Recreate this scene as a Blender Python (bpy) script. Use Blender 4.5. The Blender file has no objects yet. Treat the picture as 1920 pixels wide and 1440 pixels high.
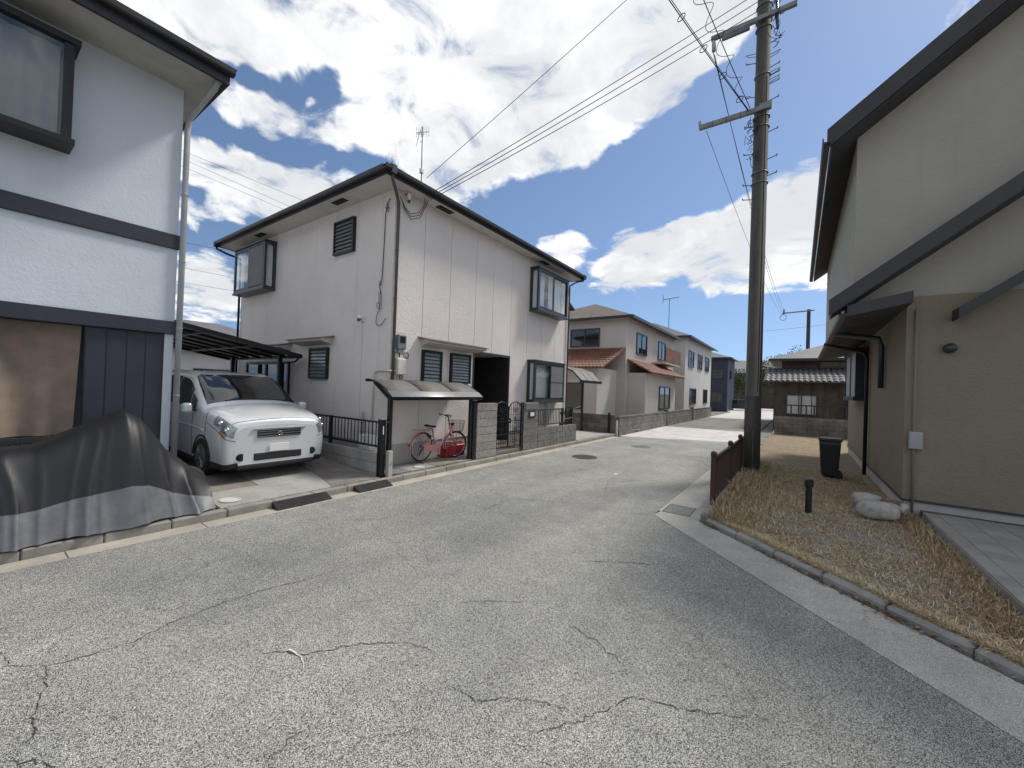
import bpy, math, random
import numpy as np
from mathutils import Vector, Matrix
R = math.radians
random.seed(7)
rng = np.random.default_rng(11)
scn = bpy.context.scene
COL = scn.collection

# ------------------------------------------------------------------ camera
EYE = Vector((0, 0, 1.9))
YAW, PITCH, ROLL = R(35.3446), R(0.5473), R(1.9879)
fwd = Vector((-math.sin(YAW) * math.cos(PITCH), math.cos(YAW) * math.cos(PITCH), math.sin(PITCH)))
r0 = Vector((math.cos(YAW), math.sin(YAW), 0)); u0 = r0.cross(fwd)
rt = r0 * math.cos(ROLL) + u0 * math.sin(ROLL); up = -r0 * math.sin(ROLL) + u0 * math.cos(ROLL)
cam = bpy.data.cameras.new('camera'); camo = bpy.data.objects.new('camera', cam); COL.objects.link(camo)
camo.matrix_world = Matrix(((rt.x, up.x, -fwd.x, EYE.x), (rt.y, up.y, -fwd.y, EYE.y), (rt.z, up.z, -fwd.z, EYE.z), (0, 0, 0, 1)))
cam.sensor_width = 36; cam.lens = 757.607 / 1920 * 36; cam.clip_start = 0.05; cam.clip_end = 3000
scn.camera = camo

# ------------------------------------------------------------------ sky, sun, exposure
SUN = Vector((0.31, 0.70, 1.0)).normalized()
SKY_STRENGTH, CLOUD_STRENGTH, SUN_STRENGTH = 0.060, 1.0, 1.45
w = bpy.data.worlds.new('World'); scn.world = w; w.use_nodes = True
nt = w.node_tree; nt.nodes.clear()
w.cycles.sampling_method = 'MANUAL'; w.cycles.sample_map_resolution = 256
def N(tree, typ, **kw):
    n = tree.nodes.new(typ)
    for k, v in kw.items(): setattr(n, k, v)
    return n
def math_(tree, op, a, b=None, c=None, clamp=False):
    n = N(tree, 'ShaderNodeMath', operation=op, use_clamp=clamp)
    for i, x in enumerate((a, b, c)):
        if x is None: continue
        if isinstance(x, (int, float)): n.inputs[i].default_value = x
        else: tree.links.new(x, n.inputs[i])
    return n.outputs[0]
def vmath(tree, op, a, b=None, scale=None):
    n = N(tree, 'ShaderNodeVectorMath', operation=op)
    for i, x in enumerate((a, b)):
        if x is None: continue
        if isinstance(x, (tuple, list)): n.inputs[i].default_value = x
        else: tree.links.new(x, n.inputs[i])
    if scale is not None:
        if isinstance(scale, (int, float)): n.inputs['Scale'].default_value = scale
        else: tree.links.new(scale, n.inputs['Scale'])
    return n.outputs['Value'] if op in ('DOT_PRODUCT', 'LENGTH', 'DISTANCE') else n.outputs['Vector']
def maprange(tree, x, a, b, c=0.0, d=1.0, smooth=True):
    n = N(tree, 'ShaderNodeMapRange', interpolation_type='SMOOTHSTEP' if smooth else 'LINEAR')
    tree.links.new(x, n.inputs['Value'])
    for k, v in (('From Min', a), ('From Max', b), ('To Min', c), ('To Max', d)): n.inputs[k].default_value = v
    return n.outputs['Result']
tc = N(nt, 'ShaderNodeTexCoord'); dirv = vmath(nt, 'NORMALIZE', tc.outputs['Generated'])
sky = N(nt, 'ShaderNodeTexSky', sky_type='NISHITA', sun_disc=False)
sky.sun_elevation = math.asin(SUN.z); sky.sun_rotation = math.atan2(SUN.x, SUN.y)
sky.air_density = 1.0; sky.dust_density = 0.2; sky.ozone_density = 2.0; sky.altitude = 20
lift = N(nt, 'ShaderNodeSeparateXYZ'); nt.links.new(dirv, lift.inputs[0]); cmb = N(nt, 'ShaderNodeCombineXYZ')
nt.links.new(lift.outputs['X'], cmb.inputs['X']); nt.links.new(lift.outputs['Y'], cmb.inputs['Y']); nt.links.new(math_(nt, 'ADD', math_(nt, 'MAXIMUM', lift.outputs['Z'], 0.0), 0.16), cmb.inputs['Z'])
nt.links.new(vmath(nt, 'NORMALIZE', cmb.outputs[0]), sky.inputs['Vector'])   # a clear, dust-free horizon
# where the clouds stand in the sky: direction (x, y, z), angular radius in degrees, weight
CLOUDS = [(-0.560,0.435,0.705,7.6,1.00),(-0.409,0.567,0.715,10.6,1.10),(-0.234,0.660,0.714,9.5,1.10),(-0.520,0.589,0.618,9.8,1.00),(-0.388,0.692,0.609,8.3,1.10),(-0.509,0.687,0.519,4.8,0.90),(-0.432,0.734,0.524,4.3,1.00),(-0.317,0.736,0.598,5.4,1.00),(-0.218,0.739,0.637,5.9,1.00),(-0.142,0.760,0.635,4.4,0.90),(-0.093,0.758,0.646,3.5,0.80),(-0.578,0.628,0.522,3.5,0.70),(-0.652,0.519,0.553,4.8,0.80),(-0.663,0.451,0.597,2.7,0.50),(-0.801,0.194,0.567,3.1,1.00),(-0.766,0.264,0.586,3.5,1.00),(-0.721,0.341,0.604,4.0,1.00),(-0.853,0.157,0.498,3.6,1.00),(-0.819,0.283,0.500,1.5,0.85),(-0.798,0.338,0.499,1.7,0.85),(-0.773,0.397,0.495,1.8,0.85),(-0.742,0.459,0.489,2.0,0.85),(-0.704,0.523,0.480,2.1,0.85),(-0.706,0.485,0.516,2.3,0.50),(-0.890,0.231,0.392,2.0,0.90),(-0.876,0.282,0.392,2.2,0.90),(-0.857,0.337,0.391,2.3,0.90),(-0.833,0.395,0.388,2.5,0.90),(-0.803,0.457,0.383,2.8,0.90),(-0.918,0.254,0.304,1.4,0.75),(-0.893,0.314,0.322,1.6,0.75),(-0.861,0.380,0.339,1.7,0.75),(-0.948,0.280,0.151,3.4,0.80),(-0.934,0.300,0.195,2.4,0.50),(-0.634,0.634,0.443,2.9,0.90),(-0.666,0.594,0.451,1.8,0.60),(-0.485,0.803,0.346,3.6,1.10),(-0.461,0.824,0.330,2.8,0.80),(-0.353,0.882,0.310,3.8,1.00),(-0.277,0.909,0.312,3.7,1.00),(-0.203,0.929,0.311,3.6,1.00),(-0.162,0.938,0.307,4.8,1.00),(-0.093,0.950,0.299,4.6,1.00),(-0.030,0.957,0.290,4.4,1.00),(0.029,0.959,0.281,4.2,1.00),(-0.120,0.909,0.399,2.4,0.75),(-0.069,0.914,0.401,2.4,0.75),(-0.020,0.916,0.401,2.3,0.75),(0.025,0.916,0.401,2.2,0.75),(-0.368,0.891,0.265,2.0,0.60),(-0.190,0.913,0.361,2.9,0.70),(-0.809,0.266,0.525,0.9,-0.75),(-0.792,0.297,0.533,1.0,-0.75),(-0.774,0.330,0.541,1.0,-0.75),(-0.753,0.363,0.549,1.1,-0.75),(-0.731,0.397,0.555,1.1,-0.75),(-0.685,0.409,0.603,0.9,-0.45),(-0.855,0.257,0.451,0.7,-0.50),(-0.841,0.304,0.449,0.7,-0.50),(-0.823,0.353,0.445,0.8,-0.50),(-0.801,0.406,0.440,0.9,-0.50),(-0.774,0.461,0.433,0.9,-0.50),(-0.735,0.509,0.449,2.2,-0.70),(-0.932,0.255,0.258,1.1,-0.80),(-0.909,0.310,0.280,1.2,-0.80),(-0.879,0.369,0.301,1.3,-0.80),(-0.618,0.590,0.520,1.6,-0.60),(-0.680,0.545,0.490,1.5,-0.50),(-0.498,0.762,0.414,3.6,-0.90),(-0.360,0.825,0.436,6.5,-1.10),(-0.191,0.846,0.498,6.6,-1.10),(-0.057,0.854,0.517,7.1,-1.10),(-0.011,0.816,0.577,6.1,-1.10),(-0.586,0.719,0.375,4.0,-1.00),(-0.439,0.871,0.219,4.3,-0.80),(-0.195,0.964,0.183,4.6,-0.90),(-0.046,0.982,0.185,3.6,-0.80)]
nz = N(nt, 'ShaderNodeTexNoise', noise_dimensions='3D'); nz.inputs['Scale'].default_value = 7.0; nz.inputs['Detail'].default_value = 3
nt.links.new(dirv, nz.inputs['Vector'])
warp = vmath(nt, 'SCALE', vmath(nt, 'SUBTRACT', nz.outputs['Color'], (0.5, 0.5, 0.5)), scale=0.09)
dw = vmath(nt, 'NORMALIZE', vmath(nt, 'ADD', dirv, warp))
acc = None
for bx, by, bz, rad, wt in CLOUDS:
    dp = vmath(nt, 'DOT_PRODUCT', dw, tuple(Vector((bx, by, bz)).normalized()))
    g = maprange(nt, dp, math.cos(R(rad * 1.75)), math.cos(R(rad * 0.15)), 0.0, wt)
    acc = g if acc is None else math_(nt, 'ADD', acc, g)
acc = math_(nt, 'MINIMUM', math_(nt, 'MAXIMUM', acc, -0.9), 1.1)
# cloud plane coordinates: clouds flatten towards the horizon
sep = N(nt, 'ShaderNodeSeparateXYZ'); nt.links.new(dirv, sep.inputs[0])
inv = math_(nt, 'DIVIDE', 1.0, math_(nt, 'ADD', math_(nt, 'MAXIMUM', sep.outputs['Z'], 0.0), 0.22))
plane = vmath(nt, 'SCALE', dirv, scale=inv)
det = N(nt, 'ShaderNodeTexNoise', noise_dimensions='3D'); nt.links.new(plane, det.inputs['Vector'])
det.inputs['Scale'].default_value = 6.0; det.inputs['Detail'].default_value = 9; det.inputs['Roughness'].default_value = 0.60; det.inputs['Distortion'].default_value = 0.5
big = N(nt, 'ShaderNodeTexNoise', noise_dimensions='3D'); nt.links.new(plane, big.inputs['Vector'])
big.inputs['Scale'].default_value = 1.1; big.inputs['Detail'].default_value = 4
# out of view broken cover goes on, thickened to whiten the ambient light
cover = maprange(nt, big.outputs['Fac'], 0.38, 0.56, 0.25, 1.0)
fd = math_(nt, 'SUBTRACT', 1.0, maprange(nt, vmath(nt, 'DOT_PRODUCT', dirv, tuple(fwd)), 0.35, 0.62))
acc2 = math_(nt, 'ADD', acc, math_(nt, 'MULTIPLY', cover, fd))
dn = math_(nt, 'MULTIPLY', math_(nt, 'SUBTRACT', det.outputs['Fac'], 0.5), 2.9)
tot = math_(nt, 'ADD', math_(nt, 'MULTIPLY', acc2, 1.0), math_(nt, 'SUBTRACT', dn, 0.14))
dens = maprange(nt, tot, 0.16, 0.86)
dens = math_(nt, 'MULTIPLY', dens, maprange(nt, sep.outputs['Z'], -0.01, 0.06))
mid = N(nt, 'ShaderNodeTexNoise', noise_dimensions='3D'); nt.links.new(plane, mid.inputs['Vector'])
mid.inputs['Scale'].default_value = 2.6; mid.inputs['Detail'].default_value = 7; mid.inputs['Roughness'].default_value = 0.55; mid.inputs['Distortion'].default_value = 0.3
shade = math_(nt, 'ADD', math_(nt, 'MULTIPLY', mid.outputs['Fac'], 0.75), math_(nt, 'MULTIPLY', big.outputs['Fac'], 0.55))
shade = math_(nt, 'ADD', shade, math_(nt, 'MULTIPLY', math_(nt, 'SUBTRACT', acc2, 0.6), 0.22))
shade = math_(nt, 'ADD', shade, math_(nt, 'MULTIPLY', math_(nt, 'SUBTRACT', 0.5, det.outputs['Fac']), 0.4))
thick = maprange(nt, shade, 0.46, 0.84)
cr = N(nt, 'ShaderNodeMixRGB'); cr.inputs['Color1'].default_value = (0.54, 0.54, 0.54, 1); cr.inputs['Color2'].default_value = (0.345, 0.355, 0.37, 1)
nt.links.new(thick, cr.inputs['Fac'])
b1 = N(nt, 'ShaderNodeBackground'); b2 = N(nt, 'ShaderNodeBackground'); mx = N(nt, 'ShaderNodeMixShader'); wo = N(nt, 'ShaderNodeOutputWorld')
hs = N(nt, 'ShaderNodeHueSaturation'); hs.inputs['Saturation'].default_value = 1.0; nt.links.new(sky.outputs['Color'], hs.inputs['Color']); nt.links.new(hs.outputs['Color'], b1.inputs['Color']); b1.inputs['Strength'].default_value = SKY_STRENGTH
nt.links.new(cr.outputs['Color'], b2.inputs['Color']); b2.inputs['Strength'].default_value = CLOUD_STRENGTH
nt.links.new(dens, mx.inputs[0]); nt.links.new(b1.outputs[0], mx.inputs[1]); nt.links.new(b2.outputs[0], mx.inputs[2]); nt.links.new(mx.outputs[0], wo.inputs['Surface'])
sl = bpy.data.lights.new('sun', 'SUN'); sl.energy = SUN_STRENGTH; sl.angle = R(10.0); sl.color = (1.0, 0.94, 0.85)
so = bpy.data.objects.new('sun', sl); COL.objects.link(so); so.location = (10, 20, 30)
so.rotation_euler = (-SUN).to_track_quat('-Z', 'Y').to_euler()
vs = scn.view_settings; vs.view_transform = 'Standard'; vs.look = 'None'; vs.exposure = 1.17; vs.gamma = 1.0; vs.use_curve_mapping = False
scn.render.engine = 'CYCLES'; scn.cycles.max_bounces = 5; scn.cycles.diffuse_bounces = 3; scn.cycles.glossy_bounces = 3; scn.cycles.transparent_max_bounces = 10; scn.cycles.use_denoising = True

# ------------------------------------------------------------------ helpers
OFF = {}
def thing(name, label, cat, loc=(0, 0, 0), group=None, rot=None):
    o = bpy.data.objects.new(name, None); COL.objects.link(o); o.location = loc; o.empty_display_size = 0.1
    if rot: o.rotation_euler = rot
    o['label'] = label; o['category'] = cat
    if group: o['group'] = group
    OFF[o] = Vector((0, 0, 0)) if rot else Vector(loc)
    return o
def tag(o, label, cat, group=None):
    o['label'] = label; o['category'] = cat
    if group: o['group'] = group
    return o
class MB:
    def __init__(s): s.v = []; s.f = []
    def add(s, vs, fs):
        n = len(s.v); s.v += [tuple(x) for x in vs]; s.f += [tuple(i + n for i in q) for q in fs]; return s
    def box(s, x0, x1, y0, y1, z0, z1):
        if x0 > x1: x0, x1 = x1, x0
        if y0 > y1: y0, y1 = y1, y0
        if z0 > z1: z0, z1 = z1, z0
        return s.add([(x0,y0,z0),(x1,y0,z0),(x1,y1,z0),(x0,y1,z0),(x0,y0,z1),(x1,y0,z1),(x1,y1,z1),(x0,y1,z1)],
                     [(0,3,2,1),(4,5,6,7),(0,1,5,4),(1,2,6,5),(2,3,7,6),(3,0,4,7)])
    def bar(s, p, q, a, b, up=(0, 0, 1)):
        p, q = Vector(p), Vector(q); d = (q - p).normalized(); u = Vector(up)
        if abs(d.dot(u)) > 0.97: u = Vector((1, 0, 0))
        x = d.cross(u).normalized() * a / 2; y = x.cross(d).normalized() * b / 2
        return s.add([p-x-y, p+x-y, p+x+y, p-x+y, q-x-y, q+x-y, q+x+y, q-x+y],
                     [(0,1,2,3),(7,6,5,4),(4,5,1,0),(5,6,2,1),(6,7,3,2),(7,4,0,3)])
    def tube(s, pts, r, n=8, caps=True):
        P = [Vector(p) for p in pts]; m = len(P); rs = r if isinstance(r, (list, tuple)) else [r] * m
        base = len(s.v); prev = None
        for i, p in enumerate(P):
            d = (P[min(i+1, m-1)] - P[max(i-1, 0)])
            d = d.normalized() if d.length > 1e-9 else Vector((0, 0, 1))
            if prev is None:
                u = Vector((0, 0, 1)) if abs(d.z) < 0.9 else Vector((1, 0, 0))
                x = d.cross(u).normalized()
            else:
                x = prev - d * prev.dot(d); x = x.normalized() if x.length > 1e-6 else d.orthogonal().normalized()
            prev = x; y = d.cross(x)
            for k in range(n):
                a = 2 * math.pi * k / n
                s.v.append(tuple(p + (x * math.cos(a) + y * math.sin(a)) * rs[i]))
        for i in range(m - 1):
            for k in range(n):
                a = base + i*n + k; b = base + i*n + (k+1) % n
                s.f.append((a, b, b + n, a + n))
        if caps:
            s.f.append(tuple(base + k for k in range(n))[::-1]); s.f.append(tuple(base + (m-1)*n + k for k in range(n)))
        return s
    def ring(s, c, ax, rad, r, n=40, k=8):
        ax = Vector(ax).normalized(); x = ax.orthogonal().normalized(); y = ax.cross(x); c = Vector(c); base = len(s.v)
        for i in range(n):
            a = 2*math.pi*i/n; d = x*math.cos(a) + y*math.sin(a)
            for j in range(k):
                b = 2*math.pi*j/k
                s.v.append(tuple(c + d*(rad + r*math.cos(b)) + ax*r*math.sin(b)))
        for i in range(n):
            for j in range(k):
                s.f.append((base+i*k+j, base+((i+1)%n)*k+j, base+((i+1)%n)*k+(j+1)%k, base+i*k+(j+1)%k))
        return s
    def prism(s, poly, axis, a, b):
        n = len(poly)
        def pt(q, t):
            return (t, q[0], q[1]) if axis == 'x' else (q[0], t, q[1]) if axis == 'y' else (q[0], q[1], t)
        return s.add([pt(q, a) for q in poly] + [pt(q, b) for q in poly],
                     [tuple(range(n))[::-1], tuple(range(n, 2*n))] + [(i, (i+1) % n, n + (i+1) % n, n + i) for i in range(n)])
    def grid(s, fn, nu, nv, two=False):
        base = len(s.v)
        for i in range(nu + 1):
            for j in range(nv + 1): s.v.append(tuple(fn(i/nu, j/nv)))
        for i in range(nu):
            for j in range(nv):
                a = base + i*(nv+1) + j
                s.f.append((a, a+1, a+nv+2, a+nv+1))
        return s
    def mesh(s, name, off=(0, 0, 0)):
        me = bpy.data.meshes.new(name)
        o = Vector(off)
        me.from_pydata([(x-o.x, y-o.y, z-o.z) for x, y, z in s.v], [], s.f); me.update()
        import bmesh
        bm = bmesh.new(); bm.from_mesh(me); bmesh.ops.recalc_face_normals(bm, faces=bm.faces); bm.to_mesh(me); bm.free()
        return me
    def build(s, name, mat, parent=None, smooth=False, bevel=0, off=None, kind=None, solid=0, segs=2):
        o0 = Vector(off) if off is not None else (OFF[parent] if parent else Vector((0, 0, 0)))
        me = s.mesh(name, o0)
        o = bpy.data.objects.new(name, me); COL.objects.link(o); me.materials.append(mat)
        if parent: o.parent = parent
        elif off is not None: o.location = off
        OFF[o] = o0
        if smooth:
            for p in me.polygons: p.use_smooth = True
        if solid:
            m = o.modifiers.new('solid', 'SOLIDIFY'); m.thickness = solid; m.offset = 0
        if bevel:
            m = o.modifiers.new('bevel', 'BEVEL'); m.width = bevel; m.segments = segs; m.limit_method = 'ANGLE'; m.angle_limit = R(40)
        if kind: o['kind'] = kind
        return o
def piece(name, me, loc, parent, rot=None, scale=None):
    o = bpy.data.objects.new(name, me); COL.objects.link(o); o.parent = parent
    o.location = Vector(loc) - (OFF[parent] if parent else Vector((0, 0, 0))); OFF[o] = Vector(loc)
    if rot: o.rotation_euler = rot
    if scale: o.scale = scale
    return o
def boxmesh(name, sx, sy, sz, mat, bevel=0.0):
    import bmesh
    bm = bmesh.new(); bmesh.ops.create_cube(bm, size=1)
    for v in bm.verts: v.co = (v.co.x*sx, v.co.y*sy, v.co.z*sz)
    if bevel: bmesh.ops.bevel(bm, geom=bm.edges[:], offset=bevel, segments=1, affect='EDGES')
    me = bpy.data.meshes.new(name); bm.to_mesh(me); bm.free(); me.materials.append(mat); return me
def catenary(p, q, sag, n=24):
    p, q = Vector(p), Vector(q)
    return [p.lerp(q, i/n) - Vector((0, 0, sag * 4 * (i/n) * (1 - i/n))) for i in range(n + 1)]

# ------------------------------------------------------------------ materials
def new_mat(name):
    m = bpy.data.materials.new(name); m.use_nodes = True
    t = m.node_tree; b = t.nodes['Principled BSDF']; return m, t, b
def pos_(t):
    return N(t, 'ShaderNodeNewGeometry').outputs['Position']
def noise_(t, vec, scale, detail=4, rough=0.55, dist=0.0, out='Fac'):
    n = N(t, 'ShaderNodeTexNoise'); t.links.new(vec, n.inputs['Vector'])
    n.inputs['Scale'].default_value = scale; n.inputs['Detail'].default_value = detail
    n.inputs['Roughness'].default_value = rough; n.inputs['Distortion'].default_value = dist
    return n.outputs[out]
def ramp_(t, fac, stops):
    n = N(t, 'ShaderNodeValToRGB'); e = n.color_ramp.elements
    while len(e) < len(stops): e.new(0.5)
    for k, (p, c) in enumerate(stops): e[k].position = p; e[k].color = (*c, 1)
    t.links.new(fac, n.inputs['Fac']); return n.outputs['Color']
def mixc(t, fac, a, b, mode='MIX'):
    n = N(t, 'ShaderNodeMixRGB', blend_type=mode)
    for k, x in (('Fac', fac), ('Color1', a), ('Color2', b)):
        if isinstance(x, (int, float)): n.inputs[k].default_value = x
        elif isinstance(x, (tuple, list)): n.inputs[k].default_value = (*x, 1)
        else: t.links.new(x, n.inputs[k])
    return n.outputs['Color']
def bump_(t, b, h, strength, dist=0.01):
    n = N(t, 'ShaderNodeBump'); n.inputs['Strength'].default_value = strength; n.inputs['Distance'].default_value = dist
    t.links.new(h, n.inputs['Height']); t.links.new(n.outputs['Normal'], b.inputs['Normal'])
def M(name, col, rough=0.6, metal=0.0, var=0.12, vs=3.0, bump=0.0, bs=60.0, bd=0.004, rnd=0.0, coat=0.0, spec=0.5, streak=0.0):
    m, t, b = new_mat(name); p = pos_(t)
    f = noise_(t, p, vs, 5)
    lo = tuple(c * (1 - var) for c in col); hi = tuple(min(1, c * (1 + var)) for c in col)
    c = ramp_(t, f, [(0.3, lo), (0.7, hi)])
    if streak:
        sv = vmath(t, 'MULTIPLY', p, (9.0, 9.0, 0.5))
        c = mixc(t, maprange(t, noise_(t, sv, 1.0, 4), 0.5, 0.8, 0, streak), c, tuple(x * 0.55 for x in col))
    if rnd:
        oi = N(t, 'ShaderNodeObjectInfo')
        hv = N(t, 'ShaderNodeHueSaturation'); t.links.new(c, hv.inputs['Color'])
        t.links.new(maprange(t, oi.outputs['Random'], 0, 1, 1 - rnd, 1 + rnd, False), hv.inputs['Value']); c = hv.outputs['Color']
    t.links.new(c, b.inputs['Base Color'])
    b.inputs['Roughness'].default_value = rough; b.inputs['Metallic'].default_value = metal
    b.inputs['Specular IOR Level'].default_value = spec
    if coat: b.inputs['Coat Weight'].default_value = coat; b.inputs['Coat Roughness'].default_value = 0.05
    if bump: bump_(t, b, noise_(t, p, bs, 5), bump, bd)
    return m

def asphalt(name, stone_lo, stone_hi, binder, tint):
    m, t, b = new_mat(name); p = pos_(t)
    v = N(t, 'ShaderNodeTexVoronoi', voronoi_dimensions='2D'); t.links.new(p, v.inputs['Vector']); v.inputs['Scale'].default_value = 180
    v2 = N(t, 'ShaderNodeTexVoronoi', voronoi_dimensions='2D'); t.links.new(p, v2.inputs['Vector']); v2.inputs['Scale'].default_value = 240
    sp = N(t, 'ShaderNodeSeparateColor'); t.links.new(v.outputs['Color'], sp.inputs[0])
    sp2 = N(t, 'ShaderNodeSeparateColor'); t.links.new(v2.outputs['Color'], sp2.inputs[0])
    stone = ramp_(t, sp.outputs[0], [(0.0, stone_lo), (0.75, stone_hi), (1.0, tuple(min(1, c*1.45) for c in stone_hi))])
    fine = ramp_(t, sp2.outputs[1], [(0.0, binder), (0.6, tuple(c*2.0 for c in binder)), (1.0, stone_hi)])
    c = mixc(t, maprange(t, v.outputs['Distance'], 0.36, 0.56), stone, fine)
    c = mixc(t, maprange(t, sp.outputs[1], 0.66, 0.72), c, fine)
    n1 = noise_(t, p, 0.55, 5, 0.6); n2 = noise_(t, p, 3.5, 4)
    c = mixc(t, 1.0, c, ramp_(t, n1, [(0.32, (0.78, 0.79, 0.82)), (0.68, (1.12, 1.11, 1.08))]), 'MULTIPLY')
    c = mixc(t, 1.0, c, ramp_(t, n2, [(0.3, (0.9, 0.9, 0.9)), (0.7, (1.07, 1.07, 1.06))]), 'MULTIPLY')
    # hairline cracks: a coarse warped cell network, broken up
    wp = vmath(t, 'ADD', p, vmath(t, 'SCALE', vmath(t, 'SUBTRACT', noise_(t, p, 2.4, 5, 0.6, 0.0, 'Color'), (0.5, 0.5, 0.5)), scale=0.55))
    ve = N(t, 'ShaderNodeTexVoronoi', voronoi_dimensions='2D', feature='DISTANCE_TO_EDGE'); t.links.new(wp, ve.inputs['Vector']); ve.inputs['Scale'].default_value = 0.62
    hair = math_(t, 'MULTIPLY', maprange(t, ve.outputs['Distance'], 0.0, 0.0042, 0.75, 0.0), maprange(t, noise_(t, p, 1.1, 3), 0.44, 0.56))
    c = mixc(t, hair, c, (0.045, 0.045, 0.044))
    # wheel wear and old stains
    sx_ = N(t, 'ShaderNodeSeparateXYZ'); t.links.new(p, sx_.inputs[0])
    st_ = noise_(t, vmath(t, 'MULTIPLY', p, (0.9, 0.16, 1.0)), 1.0, 4, 0.6)
    c = mixc(t, 1.0, c, ramp_(t, st_, [(0.35, (0.88, 0.88, 0.89)), (0.62, (1.06, 1.06, 1.05))]), 'MULTIPLY')
    c = mixc(t, maprange(t, noise_(t, p, 1.7, 6, 0.7, 0.8), 0.66, 0.74, 0, 0.35), c, (0.10, 0.10, 0.098))
    c = mixc(t, 1.0, c, tint, 'MULTIPLY')
    t.links.new(c, b.inputs['Base Color']); b.inputs['Roughness'].default_value = 0.8; b.inputs['Specular IOR Level'].default_value = 0.35
    h = math_(t, 'ADD', math_(t, 'MULTIPLY', v.outputs['Distance'], -1.0), math_(t, 'MULTIPLY', sp.outputs[1], -0.35))
    bump_(t, b, h, 0.6, 0.005)
    return m
A_ROAD = asphalt('asphalt', (0.20, 0.198, 0.184), (0.43, 0.425, 0.39), (0.034, 0.034, 0.033), (1.36, 1.37, 1.375))
A_FAR = asphalt('asphalt_far', (0.18, 0.178, 0.168), (0.36, 0.355, 0.33), (0.065, 0.065, 0.062), (1.03, 1.0, 0.94))
def pale_road():
    m, t, b = new_mat('pale_paving'); p = pos_(t)
    c = ramp_(t, noise_(t, p, 1.2, 6, 0.65), [(0.3, (0.46, 0.44, 0.43)), (0.65, (0.66, 0.63, 0.61))])
    cr_ = noise_(t, vmath(t, 'MULTIPLY', p, (0.6, 1.8, 1)), 1.6, 3, 0.5, 1.2)
    line = maprange(t, math_(t, 'ABSOLUTE', math_(t, 'SUBTRACT', cr_, 0.5)), 0.0, 0.012, 0.7, 0.0)
    c = mixc(t, line, c, (0.2, 0.19, 0.185)); t.links.new(c, b.inputs['Base Color']); b.inputs['Roughness'].default_value = 0.9
    bump_(t, b, noise_(t, p, 60, 4), 0.3, 0.004); return m
A_GUT = asphalt('gutter_aggregate', (0.30, 0.295, 0.275), (0.50, 0.49, 0.46), (0.17, 0.168, 0.158), (1.35, 1.34, 1.28))
PALE = pale_road()
def concrete(name, col, dirt=0.35, vs=2.2, rnd=0.06, speck=0.2):
    m, t, b = new_mat(name); p = pos_(t)
    c = ramp_(t, noise_(t, p, vs, 7, 0.65), [(0.3, tuple(x*(1-dirt) for x in col)), (0.7, col)])
    c = mixc(t, maprange(t, noise_(t, p, 130, 3), 0.55, 0.75, 0, speck), c, tuple(x*0.5 for x in col))
    c = mixc(t, maprange(t, noise_(t, p, 9, 5, 0.7, 0.6), 0.56, 0.76, 0, 0.5), c, tuple(x*0.62 for x in col))
    oi = N(t, 'ShaderNodeObjectInfo'); hv = N(t, 'ShaderNodeHueSaturation'); t.links.new(c, hv.inputs['Color'])
    t.links.new(maprange(t, oi.outputs['Random'], 0, 1, 1-rnd, 1+rnd, False), hv.inputs['Value'])
    t.links.new(hv.outputs['Color'], b.inputs['Base Color']); b.inputs['Roughness'].default_value = 0.9; b.inputs['Specular IOR Level'].default_value = 0.3
    bump_(t, b, math_(t, 'ADD', noise_(t, p, 45, 5), noise_(t, p, 220, 2)), 0.45, 0.005); return m
C_GUT = concrete('gutter_concrete', (0.50, 0.465, 0.395), 0.35)
C_GUTR = concrete('worn_gutter_concrete', (0.30, 0.295, 0.275), 0.25, 3.0, 0.05, 0.5)
C_KERB = concrete('kerb_concrete', (0.36, 0.34, 0.30), 0.4)
C_KERBR = concrete('old_kerb_concrete', (0.40, 0.39, 0.365), 0.45)
C_SLAB = concrete('slab_concrete', (0.40, 0.39, 0.365), 0.3)
C_SLAB2 = concrete('brown_slab', (0.29, 0.265, 0.235), 0.45)
C_WALL = concrete('wall_concrete', (0.40, 0.39, 0.375), 0.35, 1.8)
C_FOUND = concrete('foundation_concrete', (0.50, 0.49, 0.465), 0.25, 1.2)
def ribbed(name, col):
    m, t, b = new_mat(name); p = pos_(t)
    wv = N(t, 'ShaderNodeTexWave', wave_type='BANDS', bands_direction='Y'); t.links.new(p, wv.inputs['Vector'])
    wv.inputs['Scale'].default_value = 15; wv.inputs['Distortion'].default_value = 2.2; wv.inputs['Detail'].default_value = 3; wv.inputs['Detail Scale'].default_value = 3
    n = noise_(t, vmath(t, 'MULTIPLY', p, (1, 1, 0.35)), 55, 4, 0.7)
    h = math_(t, 'ADD', math_(t, 'MULTIPLY', wv.outputs['Fac'], 0.5), n)
    c = ramp_(t, h, [(0.55, tuple(x*0.22 for x in col)), (0.85, col), (1.1, tuple(min(1, x*1.5) for x in col))])
    oi = N(t, 'ShaderNodeObjectInfo'); hv = N(t, 'ShaderNodeHueSaturation'); t.links.new(c, hv.inputs['Color'])
    t.links.new(maprange(t, oi.outputs['Random'], 0, 1, 0.9, 1.1, False), hv.inputs['Value'])
    c = mixc(t, maprange(t, noise_(t, p, 2.5, 5), 0.52, 0.75, 0, 0.5), hv.outputs['Color'], tuple(x*0.45 for x in col))
    t.links.new(c, b.inputs['Base Color']); b.inputs['Roughness'].default_value = 0.95; b.inputs['Specular IOR Level'].default_value = 0.2
    bump_(t, b, h, 0.9, 0.012); return m
B_RIB = ribbed('ribbed_block', (0.40, 0.385, 0.36))
B_RIB2 = ribbed('dark_ribbed_block', (0.27, 0.262, 0.25))
B_OLD = concrete('old_block', (0.20, 0.185, 0.175), 0.55, 2.5, 0.2)
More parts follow.
